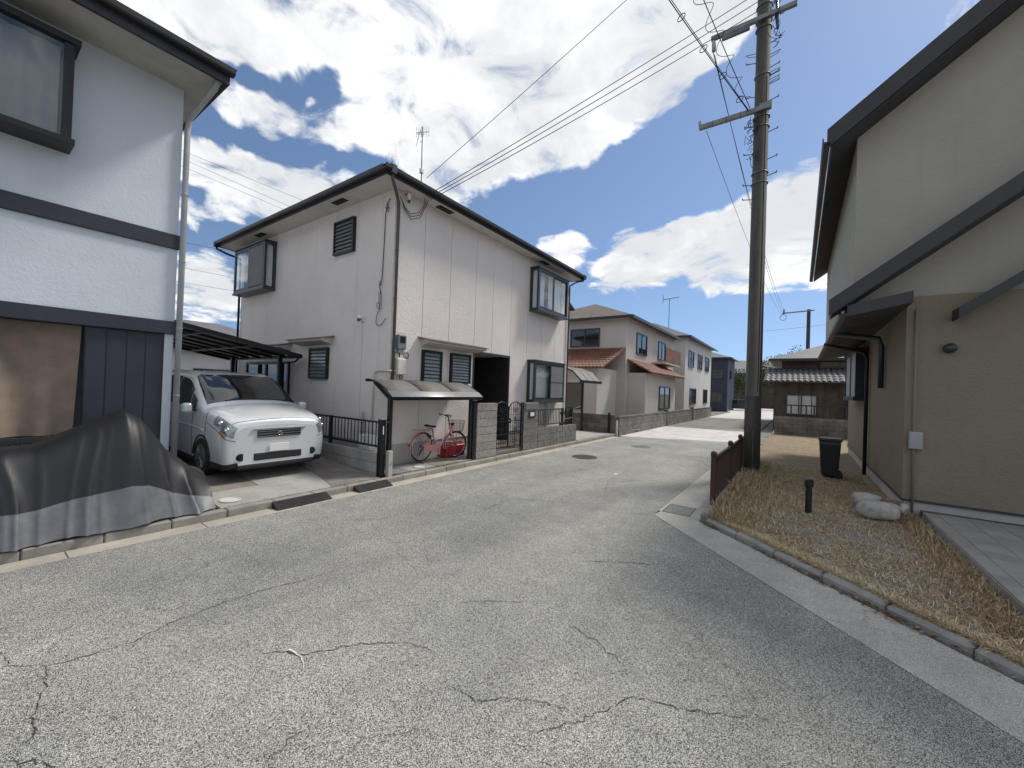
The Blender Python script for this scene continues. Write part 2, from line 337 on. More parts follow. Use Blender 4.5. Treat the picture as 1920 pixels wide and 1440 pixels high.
MORTAR = M('mortar', (0.085, 0.083, 0.078), 0.95, var=0.25, vs=8)
def stucco(name, col, bump=0.8, streak=0.25):
    m, t, b = new_mat(name); p = pos_(t)
    h = math_(t, 'ADD', math_(t, 'MULTIPLY', noise_(t, p, 22, 4, 0.55, 0.8), 1.0), math_(t, 'MULTIPLY', noise_(t, p, 75, 3), 0.35))
    c = ramp_(t, noise_(t, p, 0.9, 5, 0.6), [(0.3, tuple(x*0.93 for x in col)), (0.7, tuple(min(1, x*1.04) for x in col))])
    sv = vmath(t, 'MULTIPLY', p, (7.0, 7.0, 0.35))
    c = mixc(t, maprange(t, noise_(t, sv, 1.0, 5, 0.6), 0.52, 0.85, 0, streak), c, tuple(x*0.66 for x in col))
    sepz = N(t, 'ShaderNodeSeparateXYZ'); t.links.new(p, sepz.inputs[0])
    oi = N(t, 'ShaderNodeObjectInfo'); hv = N(t, 'ShaderNodeHueSaturation'); t.links.new(c, hv.inputs['Color'])
    t.links.new(maprange(t, oi.outputs['Random'], 0, 1, 0.975, 1.02, False), hv.inputs['Value'])
    t.links.new(hv.outputs['Color'], b.inputs['Base Color']); b.inputs['Roughness'].default_value = 0.85; b.inputs['Specular IOR Level'].default_value = 0.3
    bump_(t, b, h, bump, 0.02); return m
W_MAIN = stucco('pinkish_stucco', (0.76, 0.71, 0.68), 0.8, 0.13)
W_TRIM = M('beige_trim', (0.52, 0.47, 0.44), 0.7, var=0.06)
W_SOFFIT = M('soffit_board', (0.60, 0.55, 0.51), 0.8, var=0.06)
W_LEFT = stucco('grey_white_siding', (0.60, 0.645, 0.70), 0.25, 0.12)
W_RIGHT = stucco('beige_stucco', (0.25, 0.215, 0.16), 0.8, 0.35)
W_RIGHT_UP = stucco('pale_beige_stucco', (0.38, 0.36, 0.315), 0.7, 0.3)
W_FAR = stucco('cream_far_wall', (0.56, 0.53, 0.49), 0.3, 0.15)
W_FAR2 = stucco('white_far_wall', (0.60, 0.58, 0.56), 0.3, 0.15)
W_BROWN = M('brown_boards', (0.085, 0.062, 0.05), 0.8, var=0.3, vs=2)
METAL = M('black_bronze_metal', (0.016, 0.017, 0.019), 0.38, 0.3, var=0.2, spec=0.5)
METAL2 = M('dark_grey_metal', (0.045, 0.052, 0.057), 0.35, 0.3, var=0.15)
FASCIA = M('brown_black_fascia', (0.028, 0.027, 0.029), 0.42, 0.1, var=0.25, vs=2)
PIPE = M('grey_brown_pipe', (0.07, 0.068, 0.066), 0.5, var=0.2)
GREYPL = M('grey_plastic', (0.33, 0.34, 0.35), 0.5, var=0.1)
IVORY = M('ivory_plastic', (0.62, 0.60, 0.54), 0.5, var=0.06, streak=0.2)
WHITE = M('white_plastic', (0.75, 0.75, 0.74), 0.45, var=0.05)
RUBBER = M('black_rubber', (0.018, 0.018, 0.019), 0.75, var=0.25, vs=8)
CABLE = M('cable_black', (0.02, 0.02, 0.021), 0.6)
STEEL = M('galvanised_steel', (0.22, 0.222, 0.218), 0.45, 0.7, var=0.2, vs=6)
STEEL_D = M('dull_steel', (0.16, 0.165, 0.165), 0.55, 0.6, var=0.25, vs=6)
CHROME = M('chrome', (0.6, 0.6, 0.6), 0.18, 1.0)
ROOFT = M('dark_roof', (0.045, 0.045, 0.05), 0.7, var=0.2, vs=1.5, bump=0.3, bs=30)
ROOF_RED = M('terracotta_roof', (0.20, 0.085, 0.055), 0.7, var=0.25, vs=2, rnd=0.15)
ROOF_GREY = M('grey_roof_tiles', (0.11, 0.112, 0.12), 0.6, var=0.25, vs=2, rnd=0.15)
DARKIN = M('dark_interior', (0.015, 0.016, 0.018), 0.8)
NAVY = M('navy_panel', (0.022, 0.026, 0.040), 0.5, var=0.15)
CURTAIN_B = M('brown_curtain', (0.24, 0.185, 0.145), 0.9, var=0.15, vs=6)
TARP = M('black_tarp', (0.008, 0.0085, 0.011), 0.5, var=0.15, vs=2, bump=0.08, bs=60, bd=0.004)
PINK = M('coral_pink_paint', (0.52, 0.235, 0.21), 0.35, var=0.08, coat=0.3)
RED = M('red_plastic', (0.33, 0.014, 0.028), 0.4, var=0.12)
VAN = M('silver_white_paint', (0.66, 0.685, 0.71), 0.3, 0.15, var=0.02, coat=0.9)
HEADL = M('headlamp_glass', (0.30, 0.33, 0.37), 0.08, 0.5, var=0.1, vs=20, coat=1.0)
BROWN_WOOD = M('brown_fence_resin', (0.045, 0.018, 0.014), 0.55, var=0.3, vs=6, rnd=0.1)
SOIL = None
def soil():
    m, t, b = new_mat('dry_soil'); p = pos_(t)
    c = ramp_(t, noise_(t, p, 7, 7, 0.7), [(0.3, (0.17, 0.13, 0.085)), (0.55, (0.30, 0.235, 0.15)), (0.75, (0.42, 0.34, 0.22))])
    c = mixc(t, maprange(t, noise_(t, p, 60, 4, 0.6, 1.0), 0.55, 0.7, 0, 0.7), c, (0.33, 0.25, 0.14))
    t.links.new(c, b.inputs['Base Color']); b.inputs['Roughness'].default_value = 0.95
    bump_(t, b, math_(t, 'ADD', noise_(t, p, 14, 6), noise_(t, p, 90, 4)), 1.0, 0.02); return m
SOIL = soil()
def glass_mat(name, tint=(0.96, 0.975, 0.975), base=0.09):
    m, t, b = new_mat(name); t.nodes.remove(b)
    o = t.nodes['Material Output']; tr = N(t, 'ShaderNodeBsdfTransparent'); gl = N(t, 'ShaderNodeBsdfGlossy'); mx = N(t, 'ShaderNodeMixShader'); fr = N(t, 'ShaderNodeLayerWeight')
    tr.inputs['Color'].default_value = (*tint, 1); gl.inputs['Roughness'].default_value = 0.02; gl.inputs['Color'].default_value = (0.9, 0.93, 0.95, 1); fr.inputs['Blend'].default_value = 0.5
    f = math_(t, 'ADD', math_(t, 'MULTIPLY', math_(t, 'POWER', fr.outputs['Facing'], 4.0), 0.85), base * 0.5, clamp=True)
    t.links.new(f, mx.inputs[0]); t.links.new(tr.outputs[0], mx.inputs[1]); t.links.new(gl.outputs[0], mx.inputs[2]); t.links.new(mx.outputs[0], o.inputs['Surface']); return m
GLASS = glass_mat('window_glass')
GLASS_D = M('dark_glass', (0.012, 0.015, 0.016), 0.05, spec=0.9, var=0.1)
FROST = M('frosted_louver_glass', (0.16, 0.20, 0.215), 0.22, var=0.12, vs=14, spec=0.7)
SMOKE = None
def smoke_poly():
    m, t, b = new_mat('smoked_polycarbonate'); p = pos_(t)
    b.inputs['Base Color'].default_value = (0.085, 0.075, 0.07, 1); b.inputs['Roughness'].default_value = 0.5; b.inputs['Specular IOR Level'].default_value = 0.8
    c = ramp_(t, noise_(t, p, 5, 5), [(0.3, (0.20, 0.19, 0.18)), (0.7, (0.29, 0.275, 0.26))]); t.links.new(c, b.inputs['Base Color'])
    tr = N(t, 'ShaderNodeBsdfTransparent'); tr.inputs['Color'].default_value = (0.42, 0.36, 0.32, 1); mx = N(t, 'ShaderNodeMixShader')
    mx.inputs[0].default_value = 0.70; o = t.nodes['Material Output']
    t.links.new(tr.outputs[0], mx.inputs[1]); t.links.new(b.outputs[0], mx.inputs[2]); t.links.new(mx.outputs[0], o.inputs['Surface']); return m
SMOKE = smoke_poly()
def curtain_mat():
    m, t, b = new_mat('sheer_curtain'); p = pos_(t)
    b.inputs['Base Color'].default_value = (0.72, 0.74, 0.77, 1); b.inputs['Roughness'].default_value = 0.9
    return m
CURT = curtain_mat()
SCREEN = M('insect_screen', (0.17, 0.175, 0.175), 0.8, var=0.08)
def tilewall():
    m, t, b = new_mat('dark_porch_tile'); p = pos_(t)
    br = N(t, 'ShaderNodeTexBrick'); sx = N(t, 'ShaderNodeSeparateXYZ'); t.links.new(p, sx.inputs[0])
    cb = N(t, 'ShaderNodeCombineXYZ'); t.links.new(math_(t, 'ADD', sx.outputs['X'], sx.outputs['Y']), cb.inputs['X']); t.links.new(sx.outputs['Z'], cb.inputs['Y'])
    t.links.new(cb.outputs[0], br.inputs['Vector']); br.inputs['Scale'].default_value = 1.0
    br.inputs['Brick Width'].default_value = 0.22; br.inputs['Row Height'].default_value = 0.065; br.inputs['Mortar Size'].default_value = 0.006
    br.inputs['Color1'].default_value = (0.022, 0.022, 0.024, 1); br.inputs['Color2'].default_value = (0.034, 0.033, 0.035, 1); br.inputs['Mortar'].default_value = (0.008, 0.008, 0.009, 1)
    t.links.new(br.outputs['Color'], b.inputs['Base Color']); b.inputs['Roughness'].default_value = 0.5
    bump_(t, b, math_(t, 'SUBTRACT', 1.0, br.outputs['Fac']), 0.5, 0.006); return m
TILEW = tilewall()
def brickwall(name, c1, c2, mort, bw, rh):
    m, t, b = new_mat(name); p = pos_(t)
    br = N(t, 'ShaderNodeTexBrick'); sx = N(t, 'ShaderNodeSeparateXYZ'); t.links.new(p, sx.inputs[0])
    cb = N(t, 'ShaderNodeCombineXYZ'); t.links.new(math_(t, 'ADD', sx.outputs['X'], sx.outputs['Y']), cb.inputs['X']); t.links.new(sx.outputs['Z'], cb.inputs['Y'])
    t.links.new(cb.outputs[0], br.inputs['Vector']); br.inputs['Scale'].default_value = 1.0
    br.inputs['Brick Width'].default_value = bw; br.inputs['Row Height'].default_value = rh; br.inputs['Mortar Size'].default_value = 0.008
    br.inputs['Color1'].default_value = (*c1, 1); br.inputs['Color2'].default_value = (*c2, 1); br.inputs['Mortar'].default_value = (*mort, 1)
    c = mixc(t, 1.0, br.outputs['Color'], ramp_(t, noise_(t, p, 1.5, 6, 0.7), [(0.3, (0.5, 0.5, 0.5)), (0.7, (1.25, 1.25, 1.25))]), 'MULTIPLY')
    t.links.new(c, b.inputs['Base Color']); b.inputs['Roughness'].default_value = 0.95
    bump_(t, b, math_(t, 'SUBTRACT', 1.0, br.outputs['Fac']), 0.6, 0.01); return m
B_FAR = brickwall('far_block_wall', (0.17, 0.155, 0.145), (0.23, 0.21, 0.2), (0.08, 0.075, 0.07), 0.40, 0.20)
def pole_mat():
    m, t, b = new_mat('pole_concrete'); p = pos_(t)
    c = ramp_(t, noise_(t, vmath(t, 'MULTIPLY', p, (5, 5, 0.6)), 1.6, 6, 0.6), [(0.3, (0.042, 0.040, 0.037)), (0.7, (0.080, 0.076, 0.069))])
    c = mixc(t, maprange(t, noise_(t, p, 70, 4), 0.55, 0.8, 0, 0.4), c, (0.025, 0.025, 0.024))
    t.links.new(c, b.inputs['Base Color']); b.inputs['Roughness'].default_value = 0.85
    bump_(t, b, noise_(t, p, 60, 4), 0.3, 0.004); return m
POLEM = pole_mat()
def tint_mat(name, rough=0.9):
    m, t, b = new_mat(name); a = N(t, 'ShaderNodeAttribute', attribute_name='tint'); t.links.new(a.outputs['Color'], b.inputs['Base Color'])
    b.inputs['Roughness'].default_value = rough; b.inputs['Specular IOR Level'].default_value = 0.2; return m
GRASSM = tint_mat('dry_grass_blades'); LEAFM = tint_mat('foliage_leaves', 0.7)
BARK = M('bark', (0.10, 0.075, 0.055), 0.9, var=0.3, vs=8, bump=0.5, bs=30)
# ------------------------------------------------------------------ setting: ground, road, gutters, kerbs, slabs
def sheet(name, poly, z, mat, parent=None, kind='structure'):
    o = MB().add([(x, y, z) for x, y in poly], [tuple(range(len(poly)))]).build(name, mat, parent)
    if not parent: o['kind'] = kind
    return o
GROUNDM = concrete('distant_ground', (0.24, 0.225, 0.20), 0.4, 0.3)
sheet('ground', [(-700, -700), (700, -700), (700, 700), (-700, 700)], -0.06, GROUNDM)
road = sheet('road', [(-6.05, -40), (30, -40), (30, 2.4), (2.3, 2.4), (1.09, 3.55), (-1.8, 6.47), (-1.8, 18.75), (-6.05, 16.82)], 0.0, A_ROAD)
sheet('pale_road', [(-6.3, 16.75), (-6.05, 16.82), (-1.7, 18.8), (-1.7, 24.6), (-6.2, 24.1)], 0.002, PALE)
sheet('far_road', [(-6.2, 24.1), (-1.7, 24.6), (-1.7, 38.0), (-6.2, 37.4)], 0.0, A_FAR)
sheet('far_pale_road', [(-6.2, 37.4), (-1.7, 38.0), (-1.7, 75), (-14, 75), (-6.2, 52)], 0.002, PALE)

CRACKM = M('crack_dark', (0.04, 0.04, 0.039), 0.95, var=0.3, vs=20)
WHITEM = M('white_crack_filler', (0.62, 0.62, 0.60), 0.9, var=0.2, vs=40)
CRACKS = [
[(-4.35,0.28),(-4.10,0.30),(-3.92,0.44),(-3.87,0.54),(-3.82,0.84),(-3.90,1.10),(-3.92,1.43),(-3.89,1.75),(-3.77,2.14),(-3.74,2.52)],
[(-3.92,0.44),(-3.65,0.41),(-3.45,0.36),(-3.24,0.33),(-3.07,0.26)],
[(-3.12,1.18),(-2.93,1.41),(-2.75,1.50),(-2.55,1.82),(-2.32,2.02),(-2.15,2.08),(-2.01,2.05)],
[(-1.76,1.92),(-1.63,1.91),(-1.55,1.91),(-1.42,2.04),(-1.27,2.13),(-1.09,2.20),(-1.01,2.21)],
[(-1.17,1.86),(-1.11,1.99),(-0.96,2.22),(-0.87,2.39),(-0.80,2.54),(-0.73,2.57),(-0.47,2.65),(-0.08,2.88)],
[(-1.53,3.00),(-1.19,2.91),(-1.04,2.84),(-0.93,2.79)],
[(-1.97,4.13),(-1.49,4.48),(-1.19,4.64)],
[(-2.43,2.65),(-2.15,2.90),(-1.87,3.08)],
[(-3.11,0.21),(-3.01,0.31),(-2.84,0.39)],
[(-2.10,0.96),(-2.15,1.11),(-2.14,1.20)],
[(-3.54,9.62),(-2.86,9.94),(-2.15,10.31)],
[(-4.80,6.52),(-4.39,7.95),(-4.12,9.04)],
[(-3.54,3.13),(-3.35,3.19),(-3.13,3.02)],
[(-2.34,6.17),(-2.12,6.29),(-1.82,6.45)],
[(-3.90,4.78),(-3.97,5.71),(-3.33,6.07)],
[(-5.2,3.1),(-4.7,3.6),(-4.6,4.4),(-4.9,5.3)], [(-2.9,7.2),(-3.2,8.1),(-2.7,8.8)]]
def ribbon(pts, wid, z, mat, parent, name):
    P = []
    for a, b in zip(pts[:-1], pts[1:]):
        L = math.dist(a, b); n = max(2, int(L / 0.03))
        for i in range(n):
            t = i / n; P.append((a[0] + (b[0]-a[0])*t + random.gauss(0, 0.009), a[1] + (b[1]-a[1])*t + random.gauss(0, 0.009)))
    P.append(pts[-1]); mb = MB(); vs = []; n = len(P)
    for i, p in enumerate(P):
        q = P[min(i+1, n-1)]; o = P[max(i-1, 0)]; dx, dy = q[0]-o[0], q[1]-o[1]; l = math.hypot(dx, dy) or 1
        ww = wid * (0.35 + 0.9*random.random()) * min(1, 0.25 + 4*min(i, n-1-i)/n)
        vs += [(p[0] - dy/l*ww, p[1] + dx/l*ww, z), (p[0] + dy/l*ww, p[1] - dx/l*ww, z)]
    mb.add(vs, [(2*i, 2*i+1, 2*i+3, 2*i+2) for i in range(n-1)])
    return mb.build(name, mat, parent)
for k, c in enumerate(CRACKS):
    far = c[0][1] > 4
    ribbon(c, 0.0032 if not far else 0.0048, 0.004, CRACKM, road, 'crack')
ribbon([(-2.92, 1.44), (-2.79, 1.49), (-2.70, 1.47), (-2.62, 1.43)], 0.006, 0.008, WHITEM, road, 'crack_filler')

# left gutter and kerb, stone by stone
gut = sheet('gutter', [(-6.30, -12), (-6.05, -12), (-6.05, 16.8), (-6.30, 16.7)], -0.012, MORTAR)
gm = boxmesh('gutter_stone', 0.245, 1.192, 0.05, C_GUT, 0.004)
for i in range(17): piece('gutter_stone', gm, (-6.1755, -3.4 + 1.2*i, -0.021 + random.uniform(-.001, .002)), gut, rot=(0, R(1.2), random.gauss(0, .0012)))
kerb = MB().box(-6.425, -6.315, -12, 16.7, -0.05, 0.085).build('kerb', MORTAR); kerb['kind'] = 'structure'
km = boxmesh('kerb_stone', 0.128, 0.592, 0.17, C_KERB, 0.014)
for i in range(34): piece('kerb_stone', km, (-6.366 + random.gauss(0, .002), -3.4 + 0.6*i, 0.022 + random.gauss(0, .002)), kerb, rot=(0, 0, random.gauss(0, .003)))
# right gutter and kerb: along the street, then along the cut corner
D45 = Vector((0.7323, -0.6810, 0)); N45 = Vector((0.6810, 0.7323, 0))
gr = sheet('gutter_right', [(-1.8, 6.47), (-1.03, 6.70), (-1.03, 18), (-1.8, 18.3)], -0.014, MORTAR)
def polypiece(name, poly, z, t, mat, parent, bevel=0.004):
    mb = MB().prism(poly, 'z', z - t, z); return mb.build(name, mat, parent, bevel=bevel)
for i in range(6):
    y0 = 7.30 + 1.8*i; polypiece('gutter_slab', [(-1.796, y0), (-1.162, y0), (-1.162, y0+1.79), (-1.796, y0+1.79)], 0.004, 0.05, A_GUT, gr)
polypiece('gutter_slab', [(-1.796, 6.48), (-1.45, 6.13), (-0.80, 6.255), (-1.166, 6.60), (-1.30, 6.735), (-1.76, 6.735)], 0.004, 0.05, A_GUT, gr)
polypiece('gutter_slab', [(-1.33, 6.742), (-1.296, 6.742), (-1.166, 6.61), (-1.162, 7.292), (-1.33, 7.292)], 0.004, 0.05, A_GUT, gr)
polypiece('gutter_slab', [(-1.796, 6.742), (-1.75, 6.742), (-1.75, 7.292), (-1.796, 7.292)], 0.004, 0.05, A_GUT, gr)
a0 = Vector((-1.45, 6.13, 0)); b0 = Vector((-0.80, 6.255, 0))
for i in range(4):
    a1 = a0 + Vector((0.6939, -0.7011, 0))*1.2; b1 = b0 + D45*1.2
    polypiece('gutter_slab', [(a0.x, a0.y), (a1.x - .004, a1.y + .004), (b1.x - .004, b1.y + .004), (b0.x, b0.y)], 0.004 + 0.001*(i % 2), 0.05, A_GUT, gr); a0, b0 = a1, b1
kr = MB().box(-1.15, -1.05, 6.7, 18, -0.05, 0.07).build('kerb_right', MORTAR); kr['kind'] = 'structure'
kmr = boxmesh('kerb_stone', 0.125, 0.595, 0.17, C_KERBR, 0.012)
for i in range(18): piece('kerb_stone', kmr, (-1.10, 6.95 + 0.6*i, 0.012 + random.gauss(0, .004)), kr, rot=(0, 0, random.gauss(0, .006)))
kd = boxmesh('kerb_stone', 0.594, 0.18, 0.18, C_KERBR, 0.03)
for i in range(7):
    p = Vector((-1.09, 6.585, 0)) + D45*(0.3 + 0.6*i) + N45*0.088
    piece('kerb_stone', kd, (p.x, p.y, -0.008 + random.gauss(0, .005)), kr, rot=(random.gauss(0, .012), random.gauss(0, .008), math.atan2(D45.y, D45.x) + random.gauss(0, .008)))
verge = sheet('verge_soil', [(-1.06, 6.66), (2.72, 3.15), (12, 3.15), (12, 30), (-1.05, 30)], 0.070, SOIL)

# property ground
lot = MB().prism([(-6.42, 0.0), (-6.42, .10), (-8.9, .265), (-9.2, .27), (-16, .27), (-16, 0.0)], 'y', 2.24, 4.86).build('driveway_bed', MORTAR); lot['kind'] = 'structure'
def slope(x): return .112 + max(0, min(-6.42 - x, 2.5)) * 0.0665
def dslab(x0, x1, ya, yb, ya2, yb2, mat):
    """a sloping slab: near edge at x0 from ya to yb, far edge at x1 from ya2 to yb2"""
    z0, z1 = slope(x0), slope(x1); q = [(x0, ya, z0), (x0, yb, z0), (x1, yb2, z1), (x1, ya2, z1)]
    return MB().add([(a, b, c - .06) for a, b, c in q] + q, [(0,1,2,3),(4,5,6,7),(0,1,5,4),(1,2,6,5),(2,3,7,6),(3,0,4,7)]).build('slab', mat, lot, bevel=.004)
dslab(-6.436, -7.20, 2.26, 3.892, 2.26, 4.055, C_SLAB)
dslab(-6.436, -7.20, 3.90, 4.85, 4.063, 4.85, C_SLAB2)
dslab(-7.212, -8.9, 2.26, 3.04, 2.26, 3.10, C_SLAB2); dslab(-7.212, -8.9, 3.05, 4.055, 3.11, 4.20, C_SLAB); dslab(-7.212, -8.9, 4.064, 4.85, 4.21, 4.85, C_SLAB2)
dslab(-8.912, -13.0, 2.26, 4.85, 2.26, 4.85, C_SLAB2)
bs = MB().box(-7.22, -6.43, 4.97, 13.2, -.02, .10).build('front_yard', MORTAR); bs['kind'] = 'structure'
for (x0, x1, y0, y1, m) in [(-6.442, -6.86, 5.06, 5.62, C_SLAB2), (-6.442, -6.86, 5.63, 6.30, C_SLAB), (-6.442, -6.86, 6.31, 7.05, C_SLAB2), (-6.442, -6.86, 7.06, 7.62, C_SLAB), (-6.872, -7.2, 5.06, 6.05, C_SLAB), (-6.872, -7.2, 6.06, 7.62, C_SLAB2)]:
    MB().box(x0, x1, y0, y1, .06, .132 + random.uniform(0, .004)).build('slab', m, bs, bevel=.004)
MB().box(-6.50, -7.20, 8.46, 9.70, .10, .195).build('step', C_SLAB2, bs, bevel=.01)
MB().box(-7.20, -8.50, 8.40, 9.96, .10, .30).build('porch_floor', C_SLAB2, bs, bevel=.01)
sd = MB().box(-6.436, -15, 13.22, 16.52, -.02, .118).build('side_driveway', concrete('pale_driveway', (0.46, 0.44, 0.40), 0.3)); sd['kind'] = 'structure'
lf = MB().box(-6.436, -8.0, -12, 2.20, -.02, .12).build('left_forecourt', C_SLAB2); lf['kind'] = 'structure'

# manholes, lids, drain
def lid(name, label, cat, x, y, z, r, mat, rim, pattern=True, group=None):
    t = thing(name, label, cat, (x, y, z), group=group)
    mb = MB(); mb.tube([(x, y, z - .03), (x, y, z + .004)], r, 40); mb.build('cover', mat, t)
    MB().ring((x, y, z), (0, 0, 1), r + .012, .010, 48, 6).build('rim', rim, t, smooth=True)
    if pattern:
        tm = boxmesh('stud', r*.15, r*.15, .006, mat)
        for i in range(-3, 4):
            for j in range(-3, 4):
                if math.hypot(i, j) < 3.3: piece('stud', tm, (x+i*r*.25, y+j*r*.25, z+.006), t)
    return t
IRON = M('cast_iron', (0.085, 0.085, 0.083), 0.6, 0.4, var=0.3, vs=20)
IRON2 = M('worn_iron', (0.20, 0.20, 0.19), 0.6, 0.3, var=0.3, vs=20)
lid('manhole_cover', 'dark round manhole cover in the asphalt before the grey wall', 'manhole cover', -4.93, 10.65, .003, .34, IRON, IRON)
lid('manhole_cover', 'worn pale manhole cover in the asphalt near the pale paving', 'manhole cover', -4.45, 14.2, .003, .36, IRON2, C_GUT)
lid('valve_cover', 'small white valve lid set in the sunlit driveway slab', 'cover', -6.69, 2.46, .134, .11, IVORY, IVORY, False)
lid('valve_cover', 'pale round lid in the slab below the pink bicycle', 'cover', -6.60, 5.98, .136, .12, IVORY, C_KERB, False)
wl = thing('water_meter_box', 'bluish rectangular water meter lid in the slab by the shelter post', 'cover', (-6.72, 5.50, .136))
MB().box(-6.60, -6.84, 5.30, 5.56, .10, .141).build('cover', M('blue_grey_lid', (0.20, 0.225, 0.27), 0.5, var=0.15), wl, bevel=.004)
MB().box(-6.585, -6.855, 5.285, 5.575, .10, .137).build('rim', IRON2, wl)
dg = thing('drain_grate', 'steel bar drain grate at the corner gutter', 'drain grate', (-1.54, 7.0, 0))
MB().box(-1.735, -1.345, 6.745, 7.275, -.05, -.004).build('sump', DARKIN, dg)
fr = MB(); fr.box(-1.745, -1.725, 6.745, 7.285, -.05, .008); fr.box(-1.355, -1.335, 6.745, 7.285, -.05, .008); fr.box(-1.725, -1.355, 6.745, 6.762, -.05, .0075); fr.box(-1.725, -1.355, 7.268, 7.285, -.05, .0075)
fr.build('frame', STEEL_D, dg)
gb = boxmesh('bar', 0.014, 0.50, 0.035, M('worn_steel_bar', (0.45, 0.45, 0.43), 0.5, 0.3, var=.2, vs=20), 0.002)
for i in range(12): piece('bar', gb, (-1.712 + 0.0313*i, 7.015, -.010), dg)
# black wedge ramps at the kerb
for (y0, y1, lab) in ((2.86, 3.70, 'black rubber kerb ramp before the van, the longer left one'), (4.20, 4.90, 'black rubber kerb ramp beside the black gate post')):
    t = thing('kerb_ramp', lab, 'kerb ramp', (-6.2, (y0+y1)/2, 0), group='kerb ramps on the gutter')
    MB().prism([(-6.10, .006), (-6.10, .018), (-6.282, .098), (-6.295, .098), (-6.295, .006)], 'y', y0, y1).build('wedge', RUBBER, t, bevel=.006)
    for i in range(5): MB().bar((-6.125 - .032*i, y0 + .03, .0305 + .0141*i), (-6.125 - .032*i, y1 - .03, .0305 + .0141*i), .010, .006).build('tread', RUBBER, t)
# ------------------------------------------------------------------ the main house
XF, YL, XB, YR = -7.22, 5.57, -14.9, 13.72
ZF, ZS = 0.56, 6.14
house = thing('main_house', 'two-storey pinkish stucco house with dark eaves and bay windows on the corner', 'house', (-11, 9.6, 0))
MB().box(XB + .03, XF - .03, YL + .03, 8.33, ZF - .1, ZS).build('wall_core', MORTAR, house)
MB().box(XB + .03, XF - .03, 9.99, YR - .03, ZF - .1, ZS).build('wall_core', MORTAR, house)
MB().box(XB + .03, XF - .03, 8.33, 9.99, 2.86, ZS).build('wall_core', MORTAR, house)
MB().box(XB + .03, -8.62, 8.33, 9.99, 0, 2.86).build('wall_core', MORTAR, house)
for a, b in ((YL, 8.33), (9.99, YR)):
    MB().box(XB + .02, XF - .02, a + .02, b - .02 if b == YR else b, 0, ZF).build('foundation', C_FOUND, house, bevel=.01)
def panel(x0, x1, y0, y1, z0, z1): MB().box(x0, x1, y0, y1, z0, z1).build('wall_panel', W_MAIN, house, bevel=.004, segs=1)
ys = [YL, 6.46, 7.35, 8.33, 9.10, 9.99, 10.93, 11.84, 12.75, YR]
for a, b in zip(ys[:-1], ys[1:]):
    z0 = 2.87 if 8.3 < a < 9.9 else ZF + .004
    panel(XF - .03, XF, a + (.0055 if a != YL else 0), b - .0055, z0, ZS)
xs = [XF - .0301, -7.62, -8.53, -9.44, -10.35, -11.26, -12.17, -13.08, -13.99, XB]
for a, b in zip(xs[:-1], xs[1:]): panel(b + .004, a - .004 if a != xs[0] else a, YL, YL + .03, ZF + .004, ZS)
MB().box(XF - .02, XF + .012, YL - .012, YL + .07, ZF, ZS).build('corner_trim', W_MAIN, house, bevel=.004)
MB().box(XB, XF - .03, YR - .03, YR, ZF, ZS).build('end_wall', W_MAIN, house)
# porch recess lined with dark tiles
MB().box(-8.62, -8.60, 8.34, 9.98, .28, 2.855).build('porch_back_wall', TILEW, house)
MB().box(-8.60, XF - .032, 9.965, 9.985, .28, 2.855).build('porch_side_wall', TILEW, house)
MB().box(-8.60, XF - .032, 8.335, 8.355, .28, 2.855).build('porch_side_wall', TILEW, house)
MB().box(-8.60, XF - .032, 8.335, 9.985, 2.84, 2.86).build('porch_ceiling', W_SOFFIT, house)
lt = MB(); lt.box(XF - .05, XF + .02, 8.31, 10.01, 2.80, 2.87); lt.box(XF - .05, XF + .018, 8.31, 8.352, .3, 2.80); lt.box(XF - .05, XF + .018, 9.968, 10.01, .3, 2.80)
lt.build('porch_frame', METAL2, house, bevel=.005)
dr = MB().box(-8.60, -8.545, 8.55, 9.45, .30, 2.45).build('door', M('dark_door', (0.03, 0.026, 0.024), 0.4), house, bevel=.01)
MB().tube([(-8.50, 9.34, .9), (-8.50, 9.34, 1.5)], .014).build('handle', CHROME, dr)
# roof, soffit, fascia, gutter
ox, oy = .36, .50
x0, x1, y0, y1 = XB - oy, XF + ox, YL - oy, YR + .40
sf = MB(); sf.box(x0, x1, y0, y1, ZS, ZS + .02); sf.build('soffit', W_SOFFIT, house)
fb = MB(); fb.box(x0 - .02, x1 + .02, y0 - .02, y0, ZS - .02, ZS + .17); fb.box(x0 - .02, x1 + .02, y1, y1 + .02, ZS - .02, ZS + .17)
fb.box(x1, x1 + .02, y0, y1, ZS - .022, ZS + .168); fb.box(x0 - .02, x0, y0, y1, ZS - .022, ZS + .168); fb.build('fascia', FASCIA, house, bevel=.004)
gp = [(0, 0), (.085, .005), (.10, .03), (.105, .095), (.088, .095), (.083, .03), (.0, .018)]
g1 = MB().prism([(x1 + .02 + a, ZS + .045 + b) for a, b in gp], 'y', y0 - .12, y1 + .1); g1.build('gutter', FASCIA, house)
g2 = MB().prism([(y0 - .02 - a, ZS + .045 + b) for a, b in gp], 'x', x0 - .1, x1 + .02); g2.build('gutter', FASCIA, house)
cx, cy = (x0 + x1) / 2, (y0 + y1) / 2; hz = 1.15; hw = 1.2
rf = MB().add([(x0-.08, y0-.08, ZS+.15), (x1+.08, y0-.08, ZS+.15), (x1+.08, y1+.08, ZS+.15), (x0-.08, y1+.08, ZS+.15), (cx, cy-hw, ZS+.17+hz), (cx, cy+hw, ZS+.17+hz)],
              [(0,1,4), (1,2,5,4), (2,3,5), (3,0,4,5), (0,3,2,1)]).build('roof', ROOFT, house)
for yy in (6.9, 11.6): MB().box(XF + .08, XF + .26, yy - .24, yy + .24, ZS - .010, ZS + .003).build('soffit_vent', DARKIN, house)
